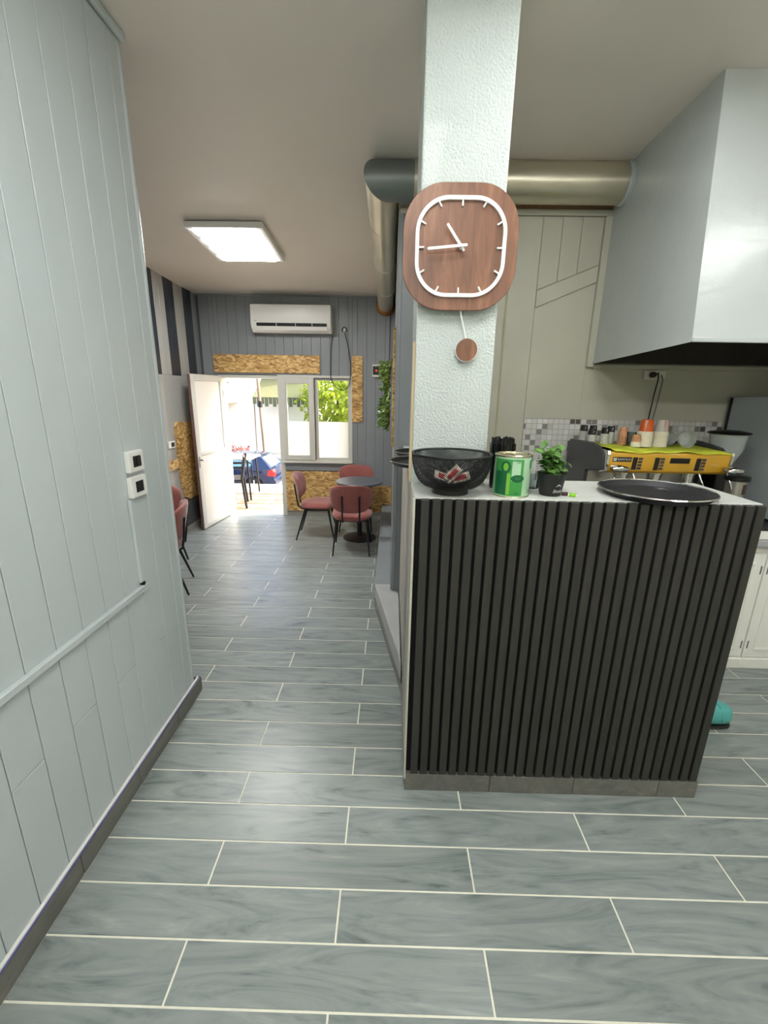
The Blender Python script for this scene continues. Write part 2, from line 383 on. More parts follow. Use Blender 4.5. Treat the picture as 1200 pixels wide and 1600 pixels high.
def text_verts(txt, size, depth=0.0, shear=0.0):
    """Flat lettering mesh, centred, in the XY plane."""
    cu = bpy.data.curves.new('txt', 'FONT'); cu.body = txt; cu.size = size; cu.align_x = 'CENTER'; cu.align_y = 'CENTER'
    cu.resolution_u = 2; cu.shear = shear
    ob = bpy.data.objects.new('txt', cu); COL.objects.link(ob); bpy.context.view_layer.update()
    me = bpy.data.meshes.new_from_object(ob)
    vs = [tuple(v.co) for v in me.vertices]; fs = [tuple(p.vertices) for p in me.polygons]
    bpy.data.objects.remove(ob); bpy.data.curves.remove(cu); bpy.data.meshes.remove(me)
    return vs, fs
def rrect(w, h, r, n=6, cx=0.0, cy=0.0):
    pts = []
    for sx, sy, a in ((1,1,0), (-1,1,PI/2), (-1,-1,PI), (1,-1,1.5*PI)):
        for i in range(n+1):
            t = a + PI/2*i/n
            pts.append((cx + sx*(w/2-r) + r*math.cos(t), cy + sy*(h/2-r) + r*math.sin(t)))
    return pts

# ================================================================== THE SETTING
def ceil_z(y):
    if y <= 2.7: return 2.85
    if y >= 5.55: return 2.67
    t = (y-2.7)/(5.55-2.7); return 2.85 - 0.18*(1-(1-t)**1.8)
XL, XB, YF, YK, XR, YR = -1.025, -2.33, 5.55, 3.0, 3.0, -1.8
YC = 2.00                                   # end of the near left partition wall

# floor: grout bed with every wood-look tile laid in half bond
fl = MB().box(XB, XR, YR, YF+0.12, -0.08, -0.0018).build('floor', 'grout'); struct(fl, 'grey wood-look tiled floor with pale grout lines')
TW, TP, TX0, TY0, G = 0.15, 0.446, -0.137, 0.7623, 0.006
def rows(y):            # clear floor width of the row that starts at y
    if y + TW/2 < YC: return XL+0.012, XR
    if y + TW/2 < YK: return XB+0.012, XR
    return XB+0.012, 0.0
full_me = None
for k in range(-9, 33):
    y0, y1 = TY0+k*TW+G/2, TY0+(k+1)*TW-G/2
    if y0 > YF: break
    y1 = min(y1, YF+0.06)
    lo, hi = rows(TY0+k*TW)
    for j in range(-8, 12):
        if (j % 2 == 0) != (k % 2 == 1): continue
        x0, x1 = TX0+j*TP+G/2, TX0+(j+2)*TP-G/2
        a, b = max(x0, lo), min(x1, hi)
        if b-a < 0.02: continue
        if a > 0.12 and b < 1.2 and y0 > 1.46 and y1 < 1.8: continue
        w, d = (b-a)/2, (y1-y0)/2
        if a == x0 and b == x1 and y1-y0 > TW-2*G:
            if full_me is None:
                t = MB().box(-w, w, -d, d, -0.008, 0).build('tile', 'tile', fl, bevel=0.0008); full_me = t.data
                t.location = ((a+b)/2, (y0+y1)/2, 0)
            else:
                place('tile', full_me, fl, ((a+b)/2, (y0+y1)/2, 0))
        else:
            t = MB().box(-w, w, -d, d, -0.008, 0).build('tile', 'tile', fl, bevel=0.0008); t.location = ((a+b)/2, (y0+y1)/2, 0)

# ceiling: one slab that falls towards the street side
cm = MB(); ys = [YR-0.1] + [2.7 + i*0.19 for i in range(16)] + [5.75]
vs = [];
for y in ys: vs += [(XB-0.1, y, ceil_z(y)), (XR+0.1, y, ceil_z(y)), (XB-0.1, y, 3.0), (XR+0.1, y, 3.0)]
n = len(ys); fs = []
for i in range(n-1):
    a = 4*i; b = a+4
    fs += [(a, a+1, b+1, b), (a+2, b+2, b+3, a+3), (a, b, b+2, a+2), (a+1, a+3, b+3, b+1)]
fs += [(0, 2, 3, 1), (4*n-4, 4*n-3, 4*n-1, 4*n-2)]
cm.add(vs, fs); struct(cm.build('ceiling', 'ceiling', smooth=30), 'off-white painted ceiling')

# near left wall of vertical boards
wl = struct(MB().box(XL-0.12, XL-0.012, YR, YC-0.005, 0, 2.85).build('wall_left', 'wall_groove'), 'light grey boarded wall at the left edge')
gy = [1.896-0.1205*i for i in range(31)]
for i in range(len(gy)-1):
    y1, y0 = gy[i]-0.0016, gy[i+1]+0.0016
    if y1 < YR: break
    zj = {1: 0.499, 3: 0.506, 5: 0.518, 7: 0.516, 9: 0.51, 11: 0.5}.get(i)
    for z0, z1 in ([(0.03, zj-0.0012), (zj+0.0012, 2.85)] if zj else [(0.03, 2.85)]):
        MB().box(XL-0.013, XL, max(y0, YR), y1, z0, z1).build('board', 'wall_paint', wl, bevel=0.0018)
MB().box(XL-0.013, XL, 1.8972, 1.958, 0.03, 2.85).build('board', 'wall_paint', wl, bevel=0.0018)
MB().prism(rrect(0.125, 0.03, 0.012, 4, XL-0.060, 1.972), 'z', 0.0, 2.85).build('corner_bead', 'wall_paint', wl, smooth=40)
MB().box(XL, XL+0.02, YR, 1.987, 2.818, 2.85).build('crown_strip', 'wall_paint', wl, bevel=0.006)
# cable trunking fixed along the wall
t = thing('cable_trunking', (XL, 1.0, 0.8), 'light grey cable trunking running along the boarded left wall', 'trunking')
MB().box(XL, XL+0.018, YR, 1.668, 0.786, 0.812).build('horizontal_run', 'wall_paint', t, bevel=0.003)
MB().box(XL, XL+0.014, 1.628, 1.656, 0.826, 1.176).build('vertical_run', 'wall_paint', t, bevel=0.003)
MB().box(XL, XL+0.016, 1.64, 1.652, 0.812, 0.826).build('gap', 'black_plastic', t)
bl = struct(MB().box(XL, XL+0.003, YR, 2.03, 0, 0.084).build('baseboard_left', 'grout'), 'dark tile skirting along the left wall')
for i, (a, b) in enumerate([(YR, -1.4), (-1.396, -1.0), (-0.996, -0.65), (-0.646, -0.3), (-0.296, 0.036), (0.04, 0.386), (0.39, 0.732), (0.736, 1.082), (1.086, 1.43), (1.434, 1.77), (1.774, 2.03)]):
    MB().box(XL+0.002, XL+0.012, a, b, 0.0, 0.082).build('skirting_tile', 'base_tile', bl, bevel=0.001)
MB().box(XL-0.108, XL+0.012, 2.031, 2.041, 0.0, 0.082).build('skirting_tile', 'base_tile', bl, bevel=0.001)
MB().box(XL, XL+0.011, YR, 2.02, 0.082, 0.1).build('quadrant_strip', 'white', bl, bevel=0.003)
tag(MB().tube([(XL+0.0125, -1.7, 0.0885), (XL+0.0135, 0.4, 0.088), (XL+0.0125, 0.92, 0.0895), (XL+0.013, 1.5, 0.088), (XL+0.0125, 2.0, 0.094), (XL+0.013, 2.02, 0.1)], 0.0027, 6).build('data_cable', 'cable_violet', smooth=40),
    'thin violet cable lying on top of the left skirting', 'cable')

# hidden side of the partition, room walls behind the camera and to the right
struct(MB().box(XB, XL-0.12, 1.9, 2.02, 0, 2.85).build('wall_inner', 'far_paint'))
struct(MB().box(XL-0.12, XR+0.1, YR-0.1, YR, 0, 2.86).build('wall_rear', 'kitchen_paint'))
struct(MB().box(XR, XR+0.1, YR, YK+0.1, 0, 2.86).build('wall_right', 'kitchen_paint'))

# far wall with the door and window openings
DX0, DX1, DZ, WX1, WZ0, WZ1 = -2.10, -1.40, 1.735, -0.512, 0.722, 1.75
m = MB().box(XB-0.1, DX0, YF, YF+0.15, 0, 2.69).box(DX0, WX1, YF, YF+0.15, WZ1, 2.69).box(WX1, 0.15, YF, YF+0.15, 0, 2.69).box(DX1, WX1, YF, YF+0.15, 0, WZ0)
wf = struct(m.build('wall_far', 'far_groove'), 'grey boarded street-side wall with door and window')
bx = -2.33
xs = [-1.084 + 0.1105*i for i in range(-11, 11)]
zc = ceil_z(5.5)+0.02
for a, b in zip(xs[:-1], xs[1:]):
    a, b = max(a+0.0012, XB), min(b-0.0012, 0.02)
    if b-a < 0.01: continue
    segs = [(a, b)]
    for (u, v) in segs:
        def brd(u, v, z0, z1):
            if v-u > 0.008: MB().box(u, v, YF-0.012, YF, z0, z1).build('board', 'far_paint', wf, bevel=0.0016)
        if v <= DX0-0.03: brd(u, v, 0.06, zc)
        elif u >= WX1+0.03: brd(u, v, 0.06, zc)
        elif u < DX0-0.03: brd(u, DX0-0.032, 0.06, zc); brd(DX0-0.03, v, WZ1+0.03, zc)
        elif v > WX1+0.03: brd(u, WX1+0.03, WZ1+0.03, zc); brd(WX1+0.032, v, 0.06, zc)
        else: brd(u, v, WZ1+0.03, zc)
MB().box(DX1+0.0, WX1+0.03, YF-0.012, YF, 0.605, 0.705).build('sill_board', 'far_paint', wf, bevel=0.002)
MB().box(XB, 0.02, YF-0.03, YF, 2.655, 2.69).build('crown_strip', 'far_paint', wf, bevel=0.005)
bf = struct(MB().box(DX1+0.02, -0.1, YF-0.014, YF-0.001, 0, 0.07).build('baseboard_far', 'skirt_pale', bevel=0.002), 'pale skirting below the window')

# frame, door leaf, window
fr = MB()
fr.box(DX0-0.03, DX0+0.005, YF-0.02, YF+0.156, 0, DZ+0.035).box(DX0, DX1, YF-0.02, YF+0.156, DZ, DZ+0.035).box(DX1-0.005, DX1+0.05, YF-0.02, YF+0.156, 0, WZ1+0.03)
fro = struct(fr.build('trim_1', 'upvc', bevel=0.003), 'off-white door frame')
d = struct(thing('door_1', (DX0, YF-0.032, 0), 'white entrance door standing open into the room', 'door'))
del d['category']
# leaf built along local -y, then swung
def leaf_part(name, mat, y0, y1, z0, z1, x0=-0.02, x1=0.02, bevel=0.003, parent=d):
    o = MB().box(x0, x1, y0, y1, z0, z1)
    ob = o.build(name, mat, None, bevel=bevel); ob.parent = parent; return ob
LW, LH = 0.68, 1.755
leaf_part('stile', 'upvc', -0.055, 0.0, 0.01, LH); leaf_part('stile', 'upvc', -LW, -LW+0.075, 0.01, LH)
leaf_part('rail', 'upvc', -LW+0.075, -0.055, LH-0.065, LH); leaf_part('rail', 'upvc', -LW+0.075, -0.055, 0.01, 0.06)
leaf_part('rail', 'upvc', -LW+0.075, -0.055, 0.86, 0.895)
leaf_part('glazing', 'door_glass', -LW+0.075, -0.055, 0.895, LH-0.065, -0.008, 0.008)
leaf_part('lower_panel', 'door_panel', -LW+0.075, -0.055, 0.06, 0.86, -0.014, 0.014)
leaf_part('edge_seal', 'upvc_in', -LW-0.004, -LW, 0.012, LH-0.002, -0.016, 0.016, 0.001)
h = MB().box(0.02, 0.028, -LW+0.02, -LW+0.05, 0.74, 0.86).tube([(0.024, -LW+0.035, 0.82), (0.06, -LW+0.035, 0.82), (0.06, -LW+0.15, 0.815)], 0.009, 8).build('door_handle', 'steel', None, bevel=0.0, smooth=40); h.parent = d
for z in (0.25, 0.9, 1.5):
    hh = MB().lathe([(0.009, z), (0.009, z+0.09)], (0.02, 0.008, 0), 10).build('hinge', 'upvc', None, smooth=40); hh.parent = d
d.rotation_euler = (0, 0, math.radians(-7))
w = thing('window_1', (DX1, YF, WZ0), 'white window with frosted lower half beside the door', 'window'); del w['category']; struct(w)
y0, y1 = YF-0.02, YF+0.07
a, b, z0, z1 = DX1+0.05, WX1+0.0, WZ0, WZ1
MB().box(a, b, y0, y1, z1, z1+0.03).box(a, b, y0, y1, z0, z0+0.022).box(b, b+0.028, y0, y1, z0, z1+0.03).box(-0.957, -0.935, y0+0.03, y1, z0+0.022, z1).build('window_frame', 'upvc', w, bevel=0.002)
MB().box(a-0.02, b+0.03, y0-0.04, y0, z0-0.014, z0+0.004).build('window_sill', 'upvc', w, bevel=0.003)
sx0, sx1, sz0, sz1 = a, -0.957, z0+0.022, z1
sa = MB().box(sx0, sx0+0.05, y0-0.012, y0+0.05, sz0, sz1).box(sx1-0.07, sx1, y0-0.012, y0+0.05, sz0, sz1).box(sx0+0.05, sx1-0.07, y0-0.012, y0+0.05, sz1-0.07, sz1).box(sx0+0.05, sx1-0.07, y0-0.012, y0+0.05, sz0, sz0+0.06).build('sash', 'upvc', w, bevel=0.003)
MB().box(sx0+0.05, sx1-0.07, y0+0.018, y0+0.022, 1.225, sz1-0.07).build('pane', 'pane', sa)
MB().box(sx0+0.05, sx1-0.07, y0+0.018, y0+0.022, sz0+0.06, 1.225).build('frosted_pane', 'frost', sa)
fx = MB().box(-0.935, -0.915, y0+0.035, y0+0.06, z0+0.022, z1).box(b-0.03, b, y0+0.035, y0+0.06, z0+0.022, z1).box(-0.915, b-0.03, y0+0.035, y0+0.06, z1-0.03, z1).box(-0.915, b-0.03, y0+0.035, y0+0.06, z0+0.022, z0+0.05).build('fixed_light_frame', 'upvc', w, bevel=0.002)
MB().box(-0.957, -0.95, y0-0.0, y0+0.03, z0+0.022, z1).build('seal', 'upvc_in', w)
MB().box(-0.915, b-0.03, y0+0.045, y0+0.049, 1.225, z1-0.03).build('pane', 'pane', fx)
MB().box(-0.915, b-0.03, y0+0.045, y0+0.049, z0+0.05, 1.225).build('frosted_pane', 'frost', fx)
struct(MB().box(DX0, DX1, YF+0.06, YF+0.15, -0.03, 0.004).build('trim_2', 'kerb', bevel=0.003), 'pale door threshold')

# left wall of the back room: striped boards above, plain below, charcoal plaster dado
wb = struct(MB().box(XB-0.12, XB-0.012, 2.02, YF, 0, 2.86).build('wall_back_left', 'far_groove'), 'striped boarded wall behind the open door')
yb = [5.55, 5.425]
while yb[-1] > 2.1: yb.append(yb[-1]-0.105)
cols = ['far_paint'] + ['stripe_dark', 'stripe_dark', 'stripe_light', 'stripe_light']*8
for i in range(len(yb)-1):
    a, b = max(yb[i+1], 2.03)+0.001, yb[i]-0.001
    if b-a < 0.01: continue
    MB().box(XB-0.013, XB, a, b, 1.735, ceil_z((a+b)/2)+0.02).build('striped_board', cols[i], wb, bevel=0.0016)
    MB().box(XB-0.013, XB, a, b, 0.40, 1.733).build('board', 'stripe_light', wb, bevel=0.0016)
MB().box(XB-0.012, XB+0.006, 2.03, YF, 0.06, 0.40).build('plaster_dado', 'wainscot', wb, bevel=0.004)
MB().box(XB, XB+0.016, 2.03, YF-0.02, 0, 0.065).build('skirting', 'skirt_pale', wb, bevel=0.002)

# partition between back room and kitchen, kitchen wall
wp = struct(MB().box(0.02, 0.12, YK+0.12, YF, 0, 2.86).build('wall_partition', 'far_paint'), 'grey partition right of the back room')
wk = struct(MB().box(0.02, XR, YK, YK+0.12, 0, 2.86).build('wall_kitchen', 'kitchen_paint'), 'grey kitchen wall behind the coffee machine')
k0 = YK-0.01
for a, b in ((0.022, 0.17), (0.172, 0.36), (0.362, 0.52), (0.522, 0.70), (0.71, 0.885)):
    MB().box(a, b, k0, YK, 0.02, 2.625).build('board', 'far_paint' if b < 0.2 else 'kitchen_paint', wk, bevel=0.0016)
MB().box(0.7015, 0.7085, k0-0.001, YK, 1.2, 2.625).build('sealant_bead', 'cream_seam', wk)
for a, b in ((0.887, 1.004), (1.006, 1.12), (1.122, 1.25)):
    f = lambda x: 2.222 + (x-0.878)*0.40
    MB().prism([(a, f(a)), (b, f(b)), (b, 2.625), (a, 2.625)], 'y', k0, YK).build('board', 'kitchen_paint', wk, bevel=0.0016)
MB().prism([(0.887, 2.123), (1.25, 2.275), (1.25, 2.366), (0.887, 2.22)], 'y', k0-0.003, YK).build('patch_board', 'kitchen_paint', wk, bevel=0.002)
MB().prism([(0.887, 1.445), (1.25, 1.445), (1.25, 2.271), (0.887, 2.119)], 'y', k0+0.003, YK).build('wall_panel', 'kitchen_paint', wk, bevel=0.001)
MB().box(0.022, 1.30, k0-0.014, YK, 2.628, 2.66).build('trim_strip', 'kitchen_paint', wk, bevel=0.004)
MB().box(0.0215, 0.05, k0-0.014, YK, 0.176, 2.628).build('trim_strip', 'far_paint', wk, bevel=0.004)
MB().box(1.252, 1.296, k0-0.016, YK, 1.775, 2.628).build('trim_strip', 'kitchen_paint', wk, bevel=0.004)
MB().box(1.296, 2.98, k0-0.012, YK, 1.765, 1.795).build('trim_strip', 'kitchen_paint', wk, bevel=0.004)
for i in range(8):
    MB().box(0.40+i*0.115, 0.40+i*0.115+0.112, YK-0.008, YK, 2.662, 2.76).build('wall_tile', 'brown_tile', wk, bevel=0.001)
MB().box(0.892, 2.26, YK-0.012, YK, 0.905, 1.443).build('mosaic_splashback', 'mosaic', wk, bevel=0.001)

# column
co = struct(MB().box(0.084, 0.372, 1.70, 2.0, 0, 2.85).build('wall_column', 'column', bevel=0.006, seg=2), 'glossy white roughcast column behind the counter')
MB().box(0.076, 0.084, 1.71, 1.76, 1.256, 1.78).build('batten', 'beige_wood', co, bevel=0.001)

# ledge along the partition
lg = struct(thing('trim_3', (-0.1, 3.1, 0), 'low painted ledge along the passage', 'ledge')); del lg['category']
MB().box(-0.10, 0.02, 3.09, YF-0.012, 0, 0.17).build('ledge_block', 'ledge_dark', lg, bevel=0.004)
MB().prism([(0.080, 2.08), (0.080, 3.0), (0.018, 3.0), (0.018, 3.088), (-0.10, 3.088)], 'z', 0.055, 0.172).build('ledge_wedge', 'concrete', lg, bevel=0.004)
MB().prism([(0.080, 2.06), (0.080, 3.0), (0.018, 3.0), (0.018, 3.088), (-0.108, 3.088)], 'z', 0.0, 0.055).build('skirting_tile', 'base_tile', lg, bevel=0.002)

# ================================================================== BAR COUNTER
CX0, CX1, CY, CZ = 0.086, 1.275, 1.44, 1.252
c = thing('bar_counter', (0.68, 1.62, 0), 'bar counter with charcoal vertical slat front and pale grey top', 'counter')
MB().box(CX0+0.012, CX1-0.004, CY+0.03, 1.695, 0.0, 1.238).box(0.378, CX1-0.004, 1.695, 1.80, 0.0, 1.238).box(CX0+0.012, 0.40, 2.005, 2.985, 0.0, 1.238).build('carcass', 'kitchen_paint', c)
MB().box(CX0, CX1, CY+0.021, CY+0.03, 0.085, 1.246).build('felt_backing', 'black_felt', c)
NS = 30; pit = (CX1-CX0-0.012)/NS
sl = MB().box(-0.0142, 0.0142, 0, 0.021, 0.0, CZ-0.004-0.088).build('slat', 'slat', None, bevel=0.0012); sl.parent = c
sl.location = Vector((CX0+0.012+pit*0.5+0.004, CY, 0.088)) - c.location
for i in range(1, NS):
    place('slat', sl.data, c, (CX0+0.012+pit*(i+0.5)+0.004, CY, 0.088))
tp = MB().box(CX0, CX1, CY+0.021, 1.695, 1.24, CZ).box(0.378, CX1, 1.695, 1.815, 1.24, CZ)
tp.build('counter_top', 'counter_top', c, bevel=0.0015)
MB().box(CX0-0.002, 0.42, 2.005, 2.985, 1.24, CZ).build('return_top', 'counter_top', c, bevel=0.0015)
jo = [CX0-0.002, 0.436, 0.780, 1.127, CX1+0.012]
for a, b in zip(jo[:-1], jo[1:]):
    MB().box(a+0.001, b-0.001, CY+0.004, CY+0.03, 0.0, 0.084).build('plinth_tile', 'base_tile', c, bevel=0.0015)
MB().box(CX0-0.004, CX0+0.01, CY+0.03, 2.06, 0.0, 0.06).build('side_plinth', 'base_tile', c, bevel=0.0015)
yy = [CY+0.024, 1.60, 1.78, 1.97, 2.16, 2.36, 2.56, 2.77, 2.985]
for a, b in zip(yy[:-1], yy[1:]):
    MB().box(CX0-0.002, CX0+0.011, a, b-0.0015, 0.06 if b < 2.1 else 0.175, 1.2385).build('side_plank', 'washed', c, bevel=0.0012)
MB().box(CX0-0.006, CX0+0.002, CY+0.003, CY+0.03, 0.06, 1.248).build('edge_strip', 'kitchen_paint', c, bevel=0.001)

# ================================================================== CLOCK on the column
k = thing('wall_clock', (0.226, 1.70, 2.072), 'square wooden pendulum clock with white ring hanging on the column', 'clock')
def lp(poly, y0, y1): return MB().prism(poly, 'y', y0, y1)
kx, kz, ky = 0.221, 2.072, 1.66
MB().box(kx-0.08, kx+0.08, ky+0.016, 1.6985, kz-0.08, kz+0.08).build('movement_box', 'black_plastic', k)
lp(rrect(0.386, 0.386, 0.135, 14, kx, kz), ky, ky+0.016).build('case', 'clock_wood', k, bevel=0.0015, smooth=30)
o1, i1 = rrect(0.304, 0.304, 0.108, 14, kx, kz), rrect(0.280, 0.280, 0.096, 14, kx, kz)
n = len(o1); m = MB()
m.add([(x, ky-0.010, z) for x, z in o1]+[(x, ky-0.010, z) for x, z in i1]+[(x, ky, z) for x, z in o1]+[(x, ky, z) for x, z in i1],
      [f for i in range(n) for f in ((i, (i+1) % n, n+(i+1) % n, n+i), (2*n+i, 3*n+i, 3*n+(i+1) % n, 2*n+(i+1) % n), (i, 2*n+i, 2*n+(i+1) % n, (i+1) % n), (n+i, n+(i+1) % n, 3*n+(i+1) % n, 3*n+i))])
m.build('dial_ring', 'white', k, smooth=35)
def inner(a):
    ca, sa = math.sin(a), math.cos(a); t = 0.08
    while True:
        x, z = abs(ca*t), abs(sa*t); q = 0.140-0.096
        inside = (x < q and z < 0.140) or (z < q and x < 0.140) or ((x-q)**2+(z-q)**2 < 0.096**2 if x > q and z > q else (x < 0.14 and z < 0.14))
        if not inside: return t
        t += 0.0005
for i in range(12):
    a = 2*PI*i/12; R = inner(a)+0.004; s_, c_ = math.sin(a), math.cos(a)
    q = lambda r, w: (kx + s_*r + c_*w, kz + c_*r - s_*w)
    lp([q(R-0.022, -0.0026), q(R-0.022, 0.0026), q(R, 0.0026), q(R, -0.0026)], ky-0.009, ky).build('hour_mark', 'white', k, bevel=0.0006)
def hand(name, ang, L, tail, w, y):
    s_, c_ = math.sin(ang), math.cos(ang); pts = []
    for i in range(9):
        t = PI*i/8; pts.append((L + w*math.sin(t), -w*math.cos(t)))
    for i in range(9):
        t = PI*i/8; pts.append((-tail - w*math.sin(t), w*math.cos(t)))
    lp([(kx + s_*r + c_*u, kz + c_*r - s_*u) for r, u in pts], y-0.003, y).build(name, 'white', k, smooth=30)
hand('hour_hand', math.radians(-37), 0.078, 0.014, 0.0042, ky-0.022)
hand('minute_hand', math.radians(-95.5), 0.109, 0.016, 0.0042, ky-0.030)
MB().lathe([(0.005, ky-0.034), (0.005, ky)], (kx, 0, kz), 16, 'y').build('spindle', 'white', k, smooth=40)
p0 = MB().tube([(kx+0.008, ky+0.010, kz-0.17), (0.2615, ky+0.028, 1.79)], 0.0036, 8).build('pendulum_rod', 'white', k, smooth=40)
di = MB().lathe([(0.0405, ky+0.022), (0.0405, ky+0.032)], (0.267, 0, 1.750), 40, 'y').build('pendulum_disc', 'white', k, smooth=40)
MB().lathe([(0.0385, ky+0.018), (0.0385, ky+0.022)], (0.267, 0, 1.7515), 40, 'y').build('disc_face', 'clock_wood', di, smooth=40)

# ================================================================== DUCT AND HOOD
du = thing('exhaust_duct', (0.55, 2.84, 2.6), 'round galvanised exhaust duct running from hood to street wall', 'duct')
dz, dr = 2.744, 0.100
def ring(c, r, axis, w, name, mat):
    a = {'x': c[0], 'y': c[1]}[axis]
    cc = (0, c[1], c[2]) if axis == 'x' else (c[0], 0, c[2])
    MB().lathe([(r, a-w), (r+0.004, a-w), (r+0.004, a+w), (r, a+w)], cc, 40, axis).build(name, mat, du, smooth=35)
ex = -0.078
MB().tube([(1.288, 2.86, dz), (0.10, 2.86, dz)], dr, 40).build('cross_pipe', 'duct', du, smooth=40)
MB().tube([(0.16, 2.86, dz), (ex, 2.86, dz), (ex, 3.13, dz-0.012)], dr-0.001, 40, cap=False, segs=(0,)).build('elbow', 'duct_dark', du, smooth=30)
MB().tube([(0.16, 2.86, dz), (ex, 2.86, dz), (ex, 3.13, dz-0.012)], dr-0.004, 40, cap=False, segs=(1,)).build('elbow_outlet', 'duct', du, smooth=40)
pth = [(ex, 3.10, dz-0.010), (ex-0.006, 4.3, 2.625), (ex-0.012, 5.42, 2.565)]
MB().tube(pth, [0.094, 0.090, 0.086], 40).build('run_to_street', 'duct', du, smooth=40)
MB().lathe([(0.1005, 1.264), (0.106, 1.27), (0.106, 1.289), (0.1005, 1.289)], (0, 2.86, dz), 40, 'x').build('hood_collar', 'grey_unit', du, smooth=40)
for yy_, zz_ in ((3.35, 2.716), (4.05, 2.648), (4.75, 2.601)):
    r_ = 0.0945 - (yy_-3.1)*0.0035
    ring((ex-0.004, yy_, zz_), r_, 'y', 0.008, 'seam_ring', 'duct')
ring((0.16, 2.86, dz), dr-0.001, 'x', 0.006, 'seam_ring', 'duct_dark')
MB().lathe([(0.08, 5.40), (0.105, 5.44), (0.11, 5.50), (0.09, 5.535)], (ex-0.012, 0, 2.56), 24, 'y').build('foam_seal', 'foam', du, smooth=60)

h = thing('extractor_hood', (2.1, 2.5, 1.8), 'large painted sheet-metal extractor hood hung from the ceiling', 'hood')
hx0, hx1 = 1.29, 2.96
side = [(2.985, 1.80), (2.03, 1.835), (2.14, 2.85), (2.985, 2.85)]
MB().prism(side, 'x', hx0, hx0+0.008).build('side_panel', 'hood', h)
MB().prism(side, 'x', hx1-0.008, hx1).build('side_panel', 'hood', h)
MB().add([(hx0+0.008, 2.03, 1.835), (hx1-0.008, 2.03, 1.835), (hx1-0.008, 2.14, 2.85), (hx0+0.008, 2.14, 2.85), (hx0+0.008, 2.038, 1.835), (hx1-0.008, 2.038, 1.835), (hx1-0.008, 2.148, 2.85), (hx0+0.008, 2.148, 2.85)],
         [(0,1,2,3), (4,7,6,5), (0,4,5,1), (1,5,6,2), (2,6,7,3), (3,7,4,0)]).build('front_panel', 'hood', h)
MB().box(hx0+0.008, hx1-0.008, 2.075, 2.98, 2.05, 2.06).build('inner_baffle', 'hood_in', h)
MB().box(hx0+0.008, hx1-0.008, 2.975, 2.985, 1.80, 2.05).build('rear_lining', 'hood_in', h)
MB().add([(hx0+0.009, y, z) for y, z in ((2.97, 1.803), (2.045, 1.838), (2.06, 2.05), (2.97, 2.05))] + [(hx0+0.012, y, z) for y, z in ((2.97, 1.803), (2.045, 1.838), (2.06, 2.05), (2.97, 2.05))], [(0,1,2,3), (4,7,6,5), (0,4,5,1), (1,5,6,2), (2,6,7,3), (3,7,4,0)]).build('side_lining', 'hood_in', h)
MB().box(hx0-0.002, hx1, 2.018, 2.03, 1.828, 1.848).build('front_lip', 'hood', h, bevel=0.003)
MB().prism([(2.985, 1.795), (2.03, 1.829), (2.03, 1.845), (2.985, 1.811)], 'x', hx0-0.006, hx0).build('side_lip', 'hood', h)

# ================================================================== CEILING LIGHTS
def ceiling_light(cx, cy, label, glow='lamp_on'):
    z = ceil_z(cy)
    t = thing('ceiling_light', (cx, cy, z), label, 'light', 'square strip ceiling lights')
    tilt = (ceil_z(cy+0.3)-ceil_z(cy-0.3))/0.6
    w_, d_ = 0.285, 0.33
    MB().box(cx-w_, cx+w_, cy-d_, cy+d_, z-0.048, z-0.006).build('housing', 'white', t, bevel=0.004)
    for i in range(4):
        c_ = cy - d_ + 0.085 + i*0.163
        MB().prism(rrect(0.47, 0.118, 0.03, 5, cx, c_), 'z', z-0.054, z-0.0482).build('diffuser', glow, t)
    t.rotation_euler = (math.atan(tilt), 0, 0)
    return t
ceiling_light(-1.235, 3.86, 'lit square ceiling light of four strips in the back room', 'lamp_on_far')
ceiling_light(0.85, 1.32, 'added square fill light, unseen, above the middle of the counter')  # added unseen lamp, fills the kitchen wall and hood side
ceiling_light(0.0, 0.68, 'lit square ceiling light above the aisle in front of the counter', 'lamp_on_front')
def fill_tube_light(cx, cy, label):  # unseen twin tubes, added to brighten the ceiling and left wall
    t = thing('fill_tube_light', (cx, cy, 2.85), label, 'light', 'added tube fill lights')
    MB().box(cx-0.62, cx+0.62, cy-0.03, cy+0.03, 2.60, 2.63).build('batten', 'white', t, bevel=0.004)
    for sy in (-0.045, 0.045): MB().tube([(cx-0.6, cy+sy, 2.59), (cx+0.6, cy+sy, 2.59)], 0.019, 14).build('tube', 'fill_tube_on', t, smooth=50)
    for sx in (-0.5, 0.5): MB().tube([(cx+sx, cy, 2.8495), (cx+sx, cy, 2.63)], 0.003, 6).build('wire', 'steel', t, smooth=50)
    return t
fill_tube_light(-0.1, -0.75, 'added twin tube fill light, unseen, near the boarded left wall'); fill_tube_light(1.7, -0.75, 'added twin tube fill light, unseen, farther from the boarded left wall')
ceiling_light(2.2, 0.90, 'lit square ceiling light in front of the extractor hood')

# ================================================================== AIR CONDITIONER AND THINGS ON THE FAR WALL
a = thing('air_conditioner', (-1.17, 5.53, 2.24), 'white split air conditioner mounted above the OSB header', 'air conditioner')
prof = [(5.537, 2.25), (5.537, 2.54), (5.40, 2.545), (5.352, 2.535), (5.345, 2.33), (5.365, 2.285), (5.42, 2.243)]
MB().prism(prof, 'x', -1.632, -0.714).build('body', 'white', a, bevel=0.006, seg=2, smooth=40)
MB().prism([(5.3405, 2.340), (5.349, 2.340), (5.352, 2.308), (5.345, 2.306)], 'x', -1.565, -0.76).build('air_outlet', 'black_plastic', a)
MB().prism([(5.339, 2.304), (5.346, 2.304), (5.372, 2.268), (5.364, 2.264)], 'x', -1.57, -0.755).build('louver', 'white', a)
for x in (-1.34, -1.12, -0.93): MB().prism([(5.3395, 2.338), (5.343, 2.338), (5.347, 2.308), (5.3425, 2.308)], 'x', x, x+0.006).build('vane', 'white', a)
